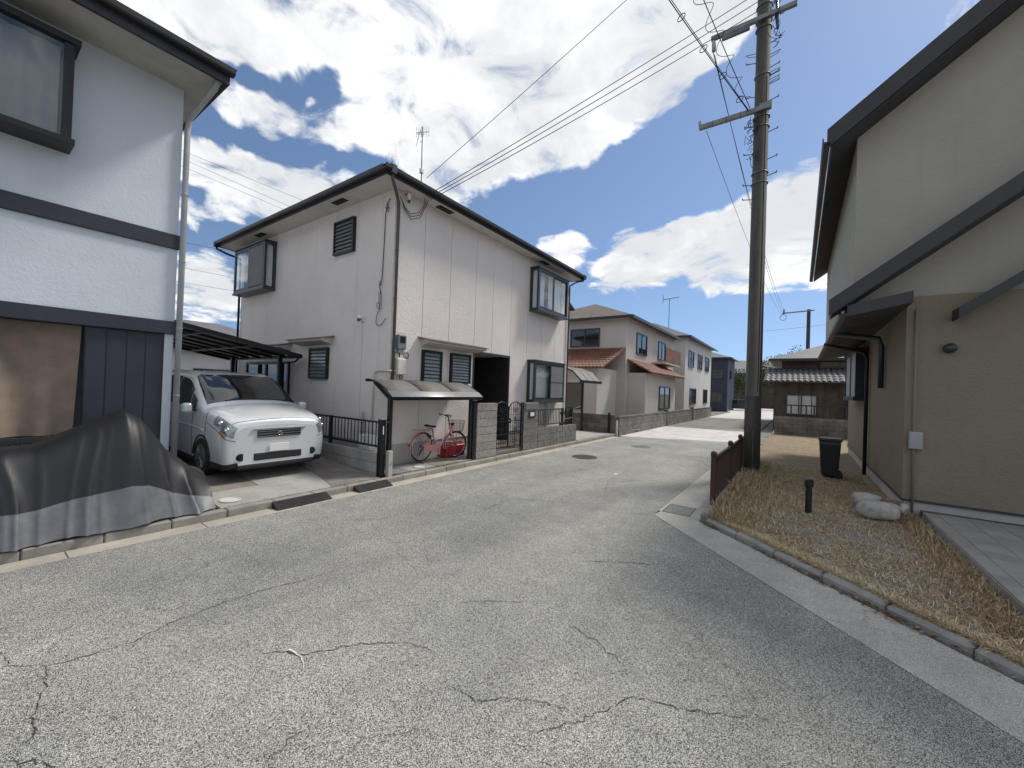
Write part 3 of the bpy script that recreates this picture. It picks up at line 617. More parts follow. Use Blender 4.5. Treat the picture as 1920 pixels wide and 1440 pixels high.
for xx in (-8.9, -13.0): MB().box(xx - .24, xx + .24, YL - .36, YL - .20, ZS - .010, ZS + .003).build('soffit_vent', DARKIN, house)
# downpipes
def downpipe(pts, mat=PIPE, r=.034, parent=house):
    o = MB().tube(pts, r, 10).build('downpipe', mat, parent, smooth=True)
    zz = pts[-1][2] + .4
    while zz < pts[-2][2] - .2:
        MB().ring((pts[-1][0], pts[-1][1], zz), (0, 0, 1), r + .003, .006, 16, 6).build('bracket', mat, o); zz += 1.05
    return o
hb = MB().box(x1 + .01, x1 + .13, y0 + .02, y0 + .15, ZS + .0, ZS + .19); hb.build('rain_head', FASCIA, house, bevel=.01)
downpipe([(x1 + .06, y0 + .09, ZS + .03), (x1 + .05, y0 + .10, ZS - .08), (x1 - .05, y0 + .25, ZS - .18), (XF + .06, YL - .01 + .06, ZS - .32), (XF + .055, YL + .06, ZS - .5), (XF + .055, YL + .06, .2)])
MB().box(x1 + .01, x1 + .13, y1 - .12, y1 + .06, ZS + .0, ZS + .16).build('rain_head', FASCIA, house, bevel=.01)
downpipe([(x1 + .07, y1 - .03, ZS + .02), (x1 + .05, y1 - .04, ZS - .06), (x1 - .10, YR + .12, ZS - .14), (XF + .06, YR - .05, ZS - .30), (XF + .055, YR - .05, ZS - .45), (XF + .055, YR - .05, .15)], r=.03)
MB().box(x0 - .12, x0 - .0, y0 - .13, y0 - .0, ZS - .02, ZS + .14).build('rain_head', FASCIA, house, bevel=.01)
downpipe([(x0 - .05, y0 - .06, ZS), (x0 - .04, y0 - .05, ZS - .08), (x0 + .20, y0 + .15, ZS - .22), (XB - .02, YL - .05, ZS - .36), (XB - .02, YL - .05, ZS - .5), (XB - .02, YL - .05, .2)], METAL)

# windows ----------------------------------------------------------
def louver(wall, a0, a1, z0, z1, parent=house, n=8):
    """louvre window on the front ('x') or left ('y') wall"""
    def P(a, d, z): return (XF + d, a, z) if wall == 'x' else (a, YL - d, z)
    def bx(mb, aa, ab, da, db, za, zb):
        p, q = P(aa, da, za), P(ab, db, zb); mb.box(p[0], q[0], p[1], q[1], p[2], q[2])
    f = MB(); t = .045
    bx(f, a0, a1, 0, .085, z1 - t, z1); bx(f, a0, a1, 0, .09, z0, z0 + t); bx(f, a0, a0 + t, 0, .082, z0 + t, z1 - t); bx(f, a1 - t, a1, 0, .082, z0 + t, z1 - t)
    wnd = f.build('window_frame', METAL, parent, bevel=.004)
    bk = MB(); bx(bk, a0 + t, a1 - t, .002, .012, z0 + t, z1 - t); bk.build('backing', DARKIN, wnd)
    h = (z1 - z0 - 2*t) / n; L = a1 - a0 - 2*t - .004
    me = boxmesh('louver', .008 if wall == 'x' else L, L if wall == 'x' else .008, h * 0.93, FROST)
    for i in range(n):
        c = P((a0 + a1)/2, .045, z0 + t + h*(i + .5))
        piece('louver', me, c, wnd, rot=(0, R(-20), 0) if wall == 'x' else (R(-20), 0, 0))
    bar_ = boxmesh('louver_gap_line', .010 if wall == 'x' else L, L if wall == 'x' else .010, .006, METAL)  # dark bars added to draw the shaded lines between the slats
    for i in range(1, n): piece('louver_gap_line', bar_, P((a0 + a1)/2, .066, z0 + t + h*i), wnd)
louver('x', 6.47, 7.09, 1.86, 2.72, n=9); louver('x', 7.41, 8.16, 1.97, 2.73, n=9)
louver('y', -9.46, -8.62, 5.0, 5.82); louver('y', -10.41, -9.56, 1.96, 2.75)
def awning(wall, a0, a1, z, d):
    def P(a, q, h): return (XF + q, a, h) if wall == 'x' else (a, YL - q, h)
    m = MB(); w1, w2 = .06, .10
    m.add([P(a0 + w2, 0, z - .20), P(a1 - w2, 0, z - .20), P(a1 - w1, 0, z - .02), P(a0 + w1, 0, z - .02), P(a0, d, z - .13), P(a1, d, z - .13), P(a1, d, z - .075), P(a0, d, z - .075)],
          [(0,1,2,3), (4,5,6,7), (0,1,5,4), (2,3,7,6), (0,3,7,4), (1,2,6,5)])
    o = m.build('awning', W_TRIM, house)
    top = MB().add([P(a0 - .02, 0, z), P(a1 + .02, 0, z), P(a1 + .04, d + .04, z - .085), P(a0 - .04, d + .04, z - .085), P(a0 - .02, 0, z + .018), P(a1 + .02, 0, z + .018), P(a1 + .04, d + .04, z - .06), P(a0 - .04, d + .04, z - .06)],
                   [(0,1,2,3), (4,5,6,7), (0,1,5,4), (1,2,6,5), (2,3,7,6), (3,0,4,7)])
    top.build('awning_top', M('brown_awning_cap', (0.16, 0.13, 0.12), 0.5), o)
awning('x', 6.36, 8.46, 3.0, .34); awning('y', -11.0, -9.36, 3.02, .34); awning('y', -13.4, -11.42, 2.92, .34)
def bay(wall, a0, a1, z0, z1, d, curtain, near):
    """box bay window: near = the end that faces the camera ('lo' or 'hi')"""
    def P(a, q, h): return (XF + q, a, h) if wall == 'x' else (a, YL - q, h)
    def bx(mb, aa, ab, da, db, za, zb):
        p, q = P(aa, da, za), P(ab, db, zb); mb.box(p[0], q[0], p[1], q[1], p[2], q[2])
    t = .065; f = MB()
    for a in (a0, a1 - t):
        bx(f, a, a + t, d - t, d, z0 + .06, z1 - .05); bx(f, a, a + t, 0, .05, z0 + .06, z1 - .05)
        bx(f, a + .01, a + t - .01, .05, d - t, z0 + .06, z0 + .11); bx(f, a + .01, a + t - .01, .05, d - t, z1 - .11, z1 - .05)
    bx(f, a0 + t, a1 - t, d - t + .005, d - .003, z0 + .06, z0 + .12); bx(f, a0 + t, a1 - t, d - t + .005, d - .003, z1 - .11, z1 - .05)
    fr_ = f.build('bay_window', METAL2, house, bevel=.004)
    tp = MB(); bx(tp, a0 - .03, a1 + .03, 0, d + .035, z1 - .05, z1); tp.build('bay_roof', METAL2, fr_, bevel=.012)
    bt = MB(); bx(bt, a0 - .02, a1 + .02, 0, d + .025, z0, z0 + .06); bt.build('bay_base', METAL2, fr_, bevel=.012)
    mid = (a0 + a1) / 2
    for (s0, s1, dd, mt) in ((a0 + t, mid + .03, d - .022, GLASS), (mid - .03, a1 - t, d - .050, GLASS)):
        sm = MB(); k = .045
        bx(sm, s0, s0 + k, dd - .014, dd + .012, z0 + .12, z1 - .11); bx(sm, s1 - k, s1, dd - .014, dd + .012, z0 + .12, z1 - .11)
        bx(sm, s0 + k, s1 - k, dd - .013, dd + .011, z0 + .12, z0 + .17); bx(sm, s0 + k, s1 - k, dd - .013, dd + .011, z1 - .16, z1 - .11)
        sm.build('sash', METAL, fr_)
        pn = MB(); bx(pn, s0 + k, s1 - k, dd - .002, dd + .002, z0 + .17, z1 - .16); pn.build('pane', mt, fr_)
    for a in (a0 + .03, a1 - .036):
        pn = MB(); bx(pn, a, a + .004, .05, d - t, z0 + .11, z1 - .11); pn.build('pane', GLASS, fr_)
    bk = MB(); bx(bk, a0 + .07, a1 - .07, .004, .010, z0 + .07, z1 - .06); bk.build('dark_room', DARKIN, fr_)
    def cur(c0, c1, dep, zz0, zz1, amp=.018, waves=9, skew=0):
        g = MB(); L = c1 - c0
        def fn(u, v):
            a = c0 + u*L; amp2 = amp*(0.5 + 0.7*(1-v))
            off = dep + amp2*math.sin(u*waves*math.pi*2 + 1.3*math.sin(u*5)) + .006*math.sin(v*7 + u*9)
            a2 = a + skew*(1 - v)*u*L
            return P(a2, off, zz0 + v*(zz1 - zz0))
        g.grid(fn, waves*8, 8).build('curtain', CURT, fr_, smooth=True)
    for (c0, c1, wv) in curtain: cur(c0, c1, .11, z0 + .085, z1 - .07, waves=wv)
    # the short end curtain
    e = a0 + .10 if near == 'lo' else a1 - .10
    g = MB(); g.grid(lambda u, v: P(e + .012*math.sin(u*18), .06 + u*(d - .16), z0 + .075 + v*(z1 - z0 - .14)), 24, 4).build('curtain', CURT, fr_, smooth=True)
    return fr_
b1_ = bay('x', 11.00, 13.02, 4.42, 5.86, .34, [(11.12, 11.75, 6), (12.0, 12.9, 9)], 'lo')
b2_ = bay('x', 11.00, 13.02, 1.44, 2.84, .30, [(11.12, 12.9, 16)], 'lo')
b3_ = bay('y', -14.62, -12.56, 4.50, 5.93, .33, [(-13.6, -12.7, 9)], 'hi')
sc = MB().box(XF + .294, XF + .297, 12.05, 12.93, 1.60, 2.69); sc.build('screen', SCREEN, b2_)
s2 = MB(); s2.box(XF + .293, XF + .300, 12.03, 12.07, 1.58, 2.71); s2.box(XF + .293, XF + .300, 12.91, 12.95, 1.58, 2.71); s2.box(XF + .2935, XF + .2995, 12.07, 12.91, 2.12, 2.15); s2.build('screen_frame', METAL2, b2_)
s3 = MB().box(-13.58, -12.66, YL - .324, YL - .327, 4.64, 5.80); s3.build('screen', SCREEN, b3_)
s4 = MB(); s4.box(-13.62, -13.56, YL - .331, YL - .323, 4.62, 5.82); s4.box(-12.68, -12.64, YL - .331, YL - .323, 4.62, 5.82); s4.box(-13.56, -12.68, YL - .330, YL - .324, 5.20, 5.23); s4.build('screen_frame', METAL2, b3_)
MB().box(XF, XF + .05, 12.2, 12.3, .6, 1.44).build('vent_pipe', W_TRIM, house, bevel=.01)
MB().tube([(XF, 13.25, 2.86), (XF + .07, 13.25, 2.86)], .05, 14).build('vent_cap', WHITE, house, smooth=True)
# sliding door at the back of the left wall, behind the carport
f = MB(); f.box(-14.2, -11.5, YL - .06, YL, 2.34, 2.42); f.box(-14.2, -14.12, YL - .06, YL, .56, 2.34); f.box(-11.58, -11.5, YL - .06, YL, .56, 2.34); f.box(-12.9, -12.8, YL - .06, YL, .56, 2.34)
sdw = f.build('sliding_window', METAL, house); MB().box(-14.12, -11.58, YL - .03, YL - .02, .58, 2.34).build('pane', GLASS_D, sdw)
# rear wing past the end of the front
MB().box(-12.5, -8.1, YR + .001, 15.2, 0, 5.3).build('rear_wing', W_MAIN, house)
rw = MB(); rw.prism([(15.5, 5.28), (15.5, 5.36), (13.75, 6.1), (13.75, 6.02)], 'x', -12.7, -7.85); rw.build('rear_roof', FASCIA, house)
MB().box(-8.1, -7.98, 14.0, 14.12, 3.35, 3.62).build('outdoor_lamp', METAL, house, bevel=.01)
MB().tube([(-7.30, YR + .02, 3.02), (-7.28, 13.95, 3.10), (-7.2, 14.05, 3.30)], .014, 6).build('antenna_arm', STEEL, house)

# ------------------------------------------------------------------ fittings on the house
em = thing('electricity_meter', 'grey electricity meter on the front wall above the ivory box', 'meter', (XF + .05, 5.80, 2.8))
MB().box(XF + .001, XF + .02, 5.66, 5.97, 2.60, 3.06).build('base_board', IVORY, em, bevel=.004)
MB().box(XF + .021, XF + .13, 5.70, 5.92, 2.66, 2.98).build('case', M('meter_grey', (0.20, 0.215, 0.23), 0.35, var=0.2, vs=18), em, bevel=.02)
MB().box(XF + .131, XF + .136, 5.74, 5.88, 2.80, 2.94).build('dial_window', GLASS_D, em)
MB().box(XF + .021, XF + .10, 5.74, 5.88, 2.585, 2.655).build('terminal_cover', GREYPL, em, bevel=.008)
lp = MB()
for k in range(3): lp.ring((XF + .07, 5.95 + .02*k, 2.54), (1, .3*k - .3, 0), .055 + .008*k, .005, 24, 6)
lp.tube([(XF + .05, 5.80, 2.59), (XF + .05, 5.80, 2.48)], .012, 8); lp.tube([(XF + .05, 5.72, 2.6), (XF + .07, 5.64, 2.52), (XF + .05, 5.62, 2.7)], .010, 8)
lp.build('cable_loop', CABLE, em, smooth=True)
mbx = thing('meter_box', 'ivory plastic wiring box on the wall corner under the electricity meter', 'box', (XF + .06, 5.82, 2.3))
MB().box(XF + .001, XF + .10, 5.70, 5.95, 2.10, 2.46).build('case', IVORY, mbx, bevel=.012)
MB().box(XF + .101, XF + .125, 5.71, 5.94, 2.11, 2.45).build('lid', IVORY, mbx, bevel=.012)
MB().tube([(XF + .05, 5.70, 2.18), (XF + .05, 5.50, 2.18), (XF + .02, YL - .05, 2.18), (-7.55, YL - .04, 2.18), (-7.66, YL - .04, 2.15), (-7.70, YL - .04, 2.05), (-7.70, YL - .04, .6)], .022, 10).build('conduit', IVORY, mbx, smooth=True)
MB().ring((XF + .05, 5.86, 2.05), (1, 0, 0), .04, .008, 20, 6).build('cable_loop', CABLE, mbx, smooth=True)
sc_ = thing('security_camera', 'small white dome security camera on the shaded left wall', 'camera', (-8.22, YL - .06, 3.38))
MB().box(-8.28, -8.16, YL - .03, YL, 3.31, 3.45).build('mount', WHITE, sc_, bevel=.01)
MB().tube([(-8.22, YL - .03, 3.40), (-8.22, YL - .10, 3.40), (-8.22, YL - .13, 3.36)], [.05, .055, .045], 14).build('body', WHITE, sc_, smooth=True)
MB().tube([(-8.22, YL - .10, 3.36), (-8.22, YL - .12, 3.30)], [.045, .025], 14).build('lens', GLASS_D, sc_, smooth=True)
MB().tube([(-8.22, YL - .006, 3.31), (-8.22, YL - .006, 1.0)], .005, 6).build('cable', W_TRIM, sc_)
# phone cable running down the left wall beside the corner
pc = thing('wall_cable', 'black phone cable with grey junction box down the left wall corner', 'cable', (-7.5, YL - .03, 4))
MB().tube([(-7.36, YL - .02, 5.95), (-7.42, YL - .04, 5.85), (-7.50, YL - .03, 5.6), (-7.52, YL - .02, 5.0), (-7.55, YL - .02, 4.2), (-7.60, YL - .04, 4.05), (-7.55, YL - .05, 3.92), (-7.58, YL - .03, 3.75)], .009, 6).build('cable', CABLE, pc, smooth=True)
lp = MB()
for (a, b, r) in ((-7.44, 5.78, .06), (-7.40, 5.70, .05), (-7.58, 4.10, .05), (-7.62, 3.62, .07), (-7.55, 3.58, .05)): lp.ring((a, YL - .04, b), (0.2, 1, .1), r, .005, 20, 6)
lp.tube([(-7.60, YL - .03, 3.55), (-7.66, YL - .04, 3.40), (-7.70, YL - .03, 3.25), (-7.62, YL - .03, 3.16), (-7.48, YL - .03, 3.20), (-7.36, YL - .03, 3.32)], .007, 6)
lp.build('loops', CABLE, pc, smooth=True)
MB().box(-7.62, -7.55, YL - .05, YL, 3.66, 3.92).build('junction_box', GREYPL, pc, bevel=.008)
# service drop fittings
sd_ = thing('service_insulator', 'white drop-wire insulator with looping cables under the front eave corner', 'insulator', (XF + .1, 5.85, 6.0))
MB().tube([(XF + .02, 5.80, 6.09), (XF + .12, 5.82, 6.06)], .014, 8).build('hook', STEEL, sd_)
MB().tube([(XF + .13, 5.84, 6.12), (XF + .13, 5.84, 6.09), (XF + .13, 5.84, 6.03), (XF + .13, 5.84, 6.01), (XF + .13, 5.84, 5.95)], [.022, .04, .04, .028, .03], 12).build('porcelain', WHITE, sd_, smooth=True)
MB().tube([(XF + .13, 5.84, 5.95), (XF + .13, 5.84, 5.90)], [.035, .03], 12).build('cap', METAL2, sd_)
lp = MB()
for k in range(3):
    lp.tube([(XF + .28, 6.15 + .06*k, 6.09), (XF + .22, 6.20 + .03*k, 5.98), (XF + .14, 6.12 + .02*k, 5.78 - .05*k), (XF + .08, 5.95, 5.70 - .06*k), (XF + .05, 5.80, 5.80 - .03*k), (XF + .04, 5.70, 5.95), (XF + .05, 5.66, 6.0)], .008, 6)
lp.build('loops', CABLE, sd_, smooth=True)
# TV antenna on the roof
ta = thing('tv_antenna', 'thin rooftop television antenna mast on the dark roof corner', 'antenna', (-7.9, 6.88, 6.55))
MB().tube([(-7.9, 6.88, 6.5), (-7.9, 6.84, 8.42)], .012, 8).build('mast', STEEL_D, ta)
st = MB()
for (dx, dy) in ((.2, 0), (-.2, .1), (0, -.2), (.05, .22)): st.tube([(-7.9, 6.87, 6.82), (-7.9 + dx, 6.88 + dy, 6.50)], .006, 6)
st.build('stay', STEEL_D, ta)
MB().box(-7.94, -7.86, 6.82, 6.90, 7.24, 7.36).build('booster', WHITE, ta, bevel=.01)
an = MB(); an.tube([(-7.9, 6.70, 8.02), (-7.9, 6.78, 8.30), (-7.9, 6.86, 8.06), (-7.9, 6.80, 8.0)], .008, 6); an.tube([(-7.9, 6.66, 7.82), (-7.9, 6.72, 8.05)], .006, 6)
an.tube([(-8.05, 6.78, 8.28), (-7.75, 6.92, 8.28)], .007, 6)
for k in range(6): an.tube([(-8.05 + .06*k, 6.78 + .028*k, 8.16), (-8.05 + .06*k, 6.78 + .028*k, 8.42)], .004, 5)
an.tube([(-7.98, 6.74, 8.20), (-7.82, 6.84, 8.20)], .006, 6)
an.build('elements', STEEL_D, ta)
# ------------------------------------------------------------------ block pillars, gate, walls and fences along the street
def blockwall(root, x0, x1, y0, y1, z0, courses, mat, bl=0.392, ch=0.19, along='y', off=True, core=True):
    """courses of single blocks with recessed mortar; along = the wall's long axis"""
    H = courses * (ch + .008)
    if core: MB().box(x0 + .012, x1 - .012, y0 + .012, y1 - .012, z0, z0 + H - .012).build('mortar', MORTAR, root)
    cache = {}
    for c in range(courses):
        a, b = (y0, y1) if along == 'y' else (x0, x1)
        cuts = [a]; p = a + (bl if (c % 2 == 0 or not off) else bl / 2)
        while p < b - .08: cuts.append(p); p += bl + .008
        cuts.append(b + .008)
        for s, e in zip(cuts[:-1], cuts[1:]):
            s2 = s if s == a else s; L = round(e - s2 - .008, 3)
            if L not in cache:
                cache[L] = boxmesh('block', x1 - x0 if along == 'y' else L, L if along == 'y' else y1 - y0, ch, mat, .006)
            m_ = (s2 + s2 + L) / 2
            loc = ((x0 + x1)/2 + random.gauss(0, .001), m_, z0 + ch/2 + c*(ch + .008)) if along == 'y' else (m_, (y0 + y1)/2 + random.gauss(0, .001), z0 + ch/2 + c*(ch + .008))
            piece('block', cache[L], loc, root)
    return H
pl = thing('block_pillar', 'tall pale ribbed concrete block pillar between bicycle shelter and gate', 'pillar', (-6.5, 8.04, .12))
blockwall(pl, -6.57, -6.43, 7.64, 8.445, .11, 7, B_RIB, bl=.81, off=False)
pr = thing('block_pillar', 'ribbed concrete block pillar right of the gate, with a dark letter slot', 'pillar', (-6.5, 10.1, .12))
blockwall(pr, -6.57, -6.43, 9.72, 10.505, .11, 7, B_RIB2, bl=.79, off=False)
npl = thing('nameplate', 'blank grey nameplate on the pillar right of the gate', 'nameplate', (-6.42, 10.1, 1.38))
MB().box(-6.428, -6.408, 9.78, 10.47, 1.275, 1.47).build('plate', M('plate_grey', (0.16, 0.162, 0.165), 0.5, var=0.05), npl, bevel=.02, segs=4)
for a in (9.83, 10.42): MB().tube([(-6.408, a, 1.37), (-6.403, a, 1.37)], .01, 10).build('screw', STEEL, npl)
lb = thing('letter_slot', 'dark letter slot with a white intercom plate on the right pillar', 'letter slot', (-6.42, 10.12, 1.15))
MB().box(-6.428, -6.400, 9.96, 10.30, 1.05, 1.235).build('housing', METAL, lb, bevel=.008)
MB().box(-6.399, -6.392, 10.0, 10.22, 1.085, 1.20).build('flap', WHITE, lb, bevel=.004)
lw = thing('low_block_wall', 'low ribbed block wall carrying the balustrade right of the gate', 'wall', (-6.5, 11.8, .1))
blockwall(lw, -6.57, -6.43, 10.513, 13.12, .10, 3, B_RIB2)
bmesh_b = boxmesh('baluster', .016, .016, .47, METAL)
rfnc = thing('balustrade', 'short dark metal balustrade on the low block wall below the bay window', 'fence', (-6.5, 11.3, .7))
for (z0, z1) in ((1.235, 1.275), (.765, .80)): MB().box(-6.52, -6.48, 10.52, 12.22, z0, z1).build('rail', METAL2, rfnc, bevel=.004)
for yy in (10.54, 12.20): MB().box(-6.525, -6.475, yy - .022, yy + .022, .692, 1.285).build('post', METAL2, rfnc, bevel=.004)
for i in range(15): piece('baluster', bmesh_b, (-6.50, 10.64 + .104*i, 1.02), rfnc)
# folded accordion gate at the end of the low wall
ag = thing('folding_gate', 'folded dark accordion gate on a caster at the end of the low wall', 'gate', (-6.64, 12.7, .12))
vm = boxmesh('upright', .018, .026, 1.02, METAL)
for i in range(13): piece('upright', vm, (-6.66 + .02*(i % 2), 12.28 + .068*i, .72), ag)
xl = MB()
for i in range(12):
    for zz in (.35, .72, 1.08):
        xl.bar((-6.66, 12.28 + .068*i, zz - .06), (-6.66, 12.348 + .068*i, zz + .06), .008, .014); xl.bar((-6.65, 12.28 + .068*i, zz + .06), (-6.65, 12.348 + .068*i, zz - .06), .008, .014)
xl.build('link', METAL2, ag)
MB().box(-6.67, -6.61, 13.14, 13.19, .18, 1.25).build('lead_post', METAL2, ag, bevel=.005)
MB().tube([(-6.64, 13.17, 1.20), (-6.55, 13.30, 1.26), (-6.50, 13.55, 1.30)], .010, 6).build('pull_bar', STEEL, ag)
MB().tube([(-6.63, 12.3, .86), (-6.60, 12.8, .90), (-6.60, 13.15, .92)], .012, 6).build('brace', STEEL_D, ag)
cw = MB(); cw.tube([(-6.64, 13.20, .155), (-6.60, 13.20, .155)], .035, 16); cw.build('caster_wheel', RUBBER, ag)
MB().box(-6.655, -6.585, 13.175, 13.225, .16, .24).build('caster_fork', METAL, ag)

# wrought iron double gate
def gate_leaf(name, ya, yb, label, flip):
    t = thing(name, label, 'gate', (-6.52, ya, .24), group='wrought iron gate leaves')
    X0 = -6.52; ym = (ya + yb)/2; hw_ = (yb - ya)/2
    arch = [(X0, ya, .26), (X0, ya, 1.30)] + [(X0, ym - hw_*math.cos(a), 1.30 + .21*math.sin(a)) for a in [math.pi*k/14 for k in range(1, 14)]] + [(X0, yb, 1.30), (X0, yb, .26)]
    MB().tube(arch, .016, 8).build('frame', METAL, t, smooth=True)
    for z in (.27, .62, .98): MB().bar((X0, ya, z), (X0, yb, z), .018, .022).build('rail', METAL, t)
    for k in range(1, 6):
        y = ya + (yb - ya)*k/6; top = 1.30 + .21*math.sqrt(max(0, 1 - ((y - ym)/hw_)**2))
        MB().tube([(X0, y, .27), (X0, y, top)], .006, 6).build('bar', METAL, t)
    for z in (.40, .80, 1.15, 1.30):
        MB().tube([(X0 - .008, ya, z), (X0 - .008, yb, z)], .005, 6).build('cross_bar', METAL, t)
    for z0 in (.34, .64, .94, 1.22):
        for s in (-1, 1):
            sp = [(X0 + .008, ym + s*(.03 + .055*(1 - a/9.0)*math.cos(a) + .03), z0 + .06 + .075*(1 - a/9.0)*math.sin(a)) for a in [k*.45 for k in range(16)]]
            MB().tube(sp, .006, 6).build('scroll', METAL, t, smooth=True)
    for k in range(7):
        z = .32 + .15*k; MB().ring((X0 + .008, ym, z), (1, 0, 0), .03, .005, 16, 6).build('ring', METAL, t)
    e = yb - .03 if not flip else ya + .03
    MB().box(X0 - .02, X0 + .03, e - .03, e + .03, .92, 1.06).build('lock', METAL, t, bevel=.006)
    MB().tube([(X0 + .03, e, 1.0), (X0 + .07, e, 1.0), (X0 + .07, e + (-.09 if not flip else .09), 1.0)], .009, 8).build('handle', STEEL, t, smooth=True)
    return t
gate_leaf('iron_gate', 8.475, 9.075, 'arched wrought iron gate leaf beside the pale left pillar', False)
gate_leaf('iron_gate', 9.10, 9.70, 'arched wrought iron gate leaf with scrolls beside the right pillar', True)

# left boundary wall with black fence
lwall = thing('low_concrete_wall', 'low grey concrete block wall under the black fence by the van', 'wall', (-8, 4.93, .1))
blockwall(lwall, -12.0, -6.60, 4.87, 4.99, -.03, 3, C_WALL, along='x')
bf = thing('black_fence', 'black metal fence with thin balusters on the low wall by the van', 'fence', (-8, 4.93, .57))
for z in (1.145, .675): MB().box(-11.6, -6.60, 4.913, 4.947, z - .018, z + .018).build('rail', METAL, bf, bevel=.004)
for xx in (-8.29, -9.95, -11.58): MB().box(xx - .03, xx + .03, 4.90, 4.96, .565, 1.17).build('post', METAL, bf, bevel=.004)
bm2 = boxmesh('baluster', .014, .014, .46, METAL)
for i in range(41): piece('baluster', bm2, (-6.71 - .118*i, 4.93, .91), bf)
gp_ = thing('gate_post', 'black square gate post at the end of the black fence', 'post', (-6.53, 4.93, .09))
MB().box(-6.585, -6.475, 4.875, 4.985, .09, 1.20).build('shaft', METAL, gp_, bevel=.006)
MB().box(-6.59, -6.47, 4.87, 4.99, 1.20, 1.225).build('cap', GREYPL, gp_, bevel=.008)
MB().box(-6.474, -6.472, 4.91, 4.93, .92, 1.08).build('sticker', WHITE, gp_)
MB().tube([(-6.47, 4.97, 1.14), (-6.44, 5.02, 1.16), (-6.46, 5.06, 1.14)], .006, 6).build('latch', STEEL_D, gp_)
cb_ = thing('concrete_stub', 'small pale concrete post stub against the black gate post', 'post', (-6.42, 5.0, .1))
MB().box(-6.47, -6.375, 4.995, 5.09, .09, .60).build('shaft', concrete('stub_concrete', (0.50, 0.49, 0.46), 0.2), cb_, bevel=.008)
MB().box(-6.374, -6.370, 5.02, 5.055, .33, .335).build('mark', METAL2, cb_)
MB().box(-6.374, -6.370, 5.05, 5.055, .335, .39).build('mark', METAL2, cb_)
gp2 = thing('gate_post', 'black square post against the left edge of the pale pillar', 'post', (-6.48, 7.56, .12))
MB().box(-6.53, -6.43, 7.50, 7.605, .11, 1.55).build('shaft', METAL, gp2, bevel=.006)
MB().box(-6.54, -6.42, 7.495, 7.615, 1.55, 1.575).build('cap', GREYPL, gp2, bevel=.008)
# clutter behind the black fence
uw = thing('water_heater', 'white outdoor unit behind the black fence at the house wall', 'appliance', (-7.4, 5.35, .3))
MB().box(-7.75, -7.35, 5.25, 5.50, .35, .78).build('case', WHITE, uw, bevel=.015); MB().box(-7.74, -7.36, 5.27, 5.48, .12, .349).build('stand', GREYPL, uw)
MB().tube([(-7.50, 5.26, .5), (-7.50, 5.18, .45), (-7.50, 5.18, .15)], .02, 8).build('pipe', GREYPL, uw, smooth=True)
rd = thing('standpipe', 'ribbed grey drain pipe rising behind the black fence', 'pipe', (-7.95, 5.3, .2))
MB().tube([(-7.98, 5.48, .1), (-7.98, 5.48, 1.25)], .03, 10).build('pipe', GREYPL, rd, smooth=True)
for z in (.4, .6, .8, 1.0): MB().ring((-7.98, 5.48, z), (0, 0, 1), .032, .008, 14, 6).build('collar', METAL2, rd)

# bicycle shelter
sh = thing('bicycle_shelter', 'small bicycle shelter with curved smoked roof on black posts', 'shelter', (-6.5, 6.3, .12))
YA, YB = 4.99, 7.76
def prof(t): return (-7.16 + .77*t, 1.975 - .09*t - .235*t**2.2)
for yy in (5.06, 7.44): MB().box(-6.52, -6.45, yy - .035, yy + .035, .10, 1.60).build('post', METAL, sh, bevel=.004)
MB().box(-6.46, -6.385, YA - .01, YB + .01, 1.575, 1.645).build('front_beam', METAL, sh, bevel=.006)
MB().box(-7.21, -7.16, YA, YB, 1.93, 1.985).build('back_beam', METAL, sh, bevel=.006)
for yy in (YA + .03, 5.90, 6.83, YB - .03):
    q = [prof(k/20) for k in range(21)]
    mb = MB()
    for (a, b), (c, d) in zip(q[:-1], q[1:]): mb.bar((a, yy, b + .004), (c, yy, d + .004), .032, .030, up=(0, 0, 1))
    mb.build('rib', METAL, sh)
for ya, yb in ((YA + .05, 5.88), (5.92, 6.81), (6.85, YB - .05)):
    MB().grid(lambda u, v: (prof(u)[0], ya + v*(yb - ya), prof(u)[1] + .012), 28, 2).build('roof_panel', SMOKE, sh, smooth=True, solid=.004)
MB().grid(lambda u, v: (prof(.84 + .20*u)[0], YA + .02 + v*(YB - YA - .04), prof(.84 + .20*u)[1] + .022), 10, 2).build('sheen_strip', M('sheen_grey', (0.42, 0.42, 0.42), .35, .5), sh, smooth=True, solid=.004)  # added strip, imitates the sky's sheen on the panels' curved front edge
MB().bar((-6.49, 5.06, 1.60), (-7.0, 5.06, 1.93), .05, .05).build('bracket', METAL, sh); MB().bar((-6.49, 7.44, 1.60), (-7.0, 7.44, 1.93), .05, .05).build('bracket', METAL, sh)

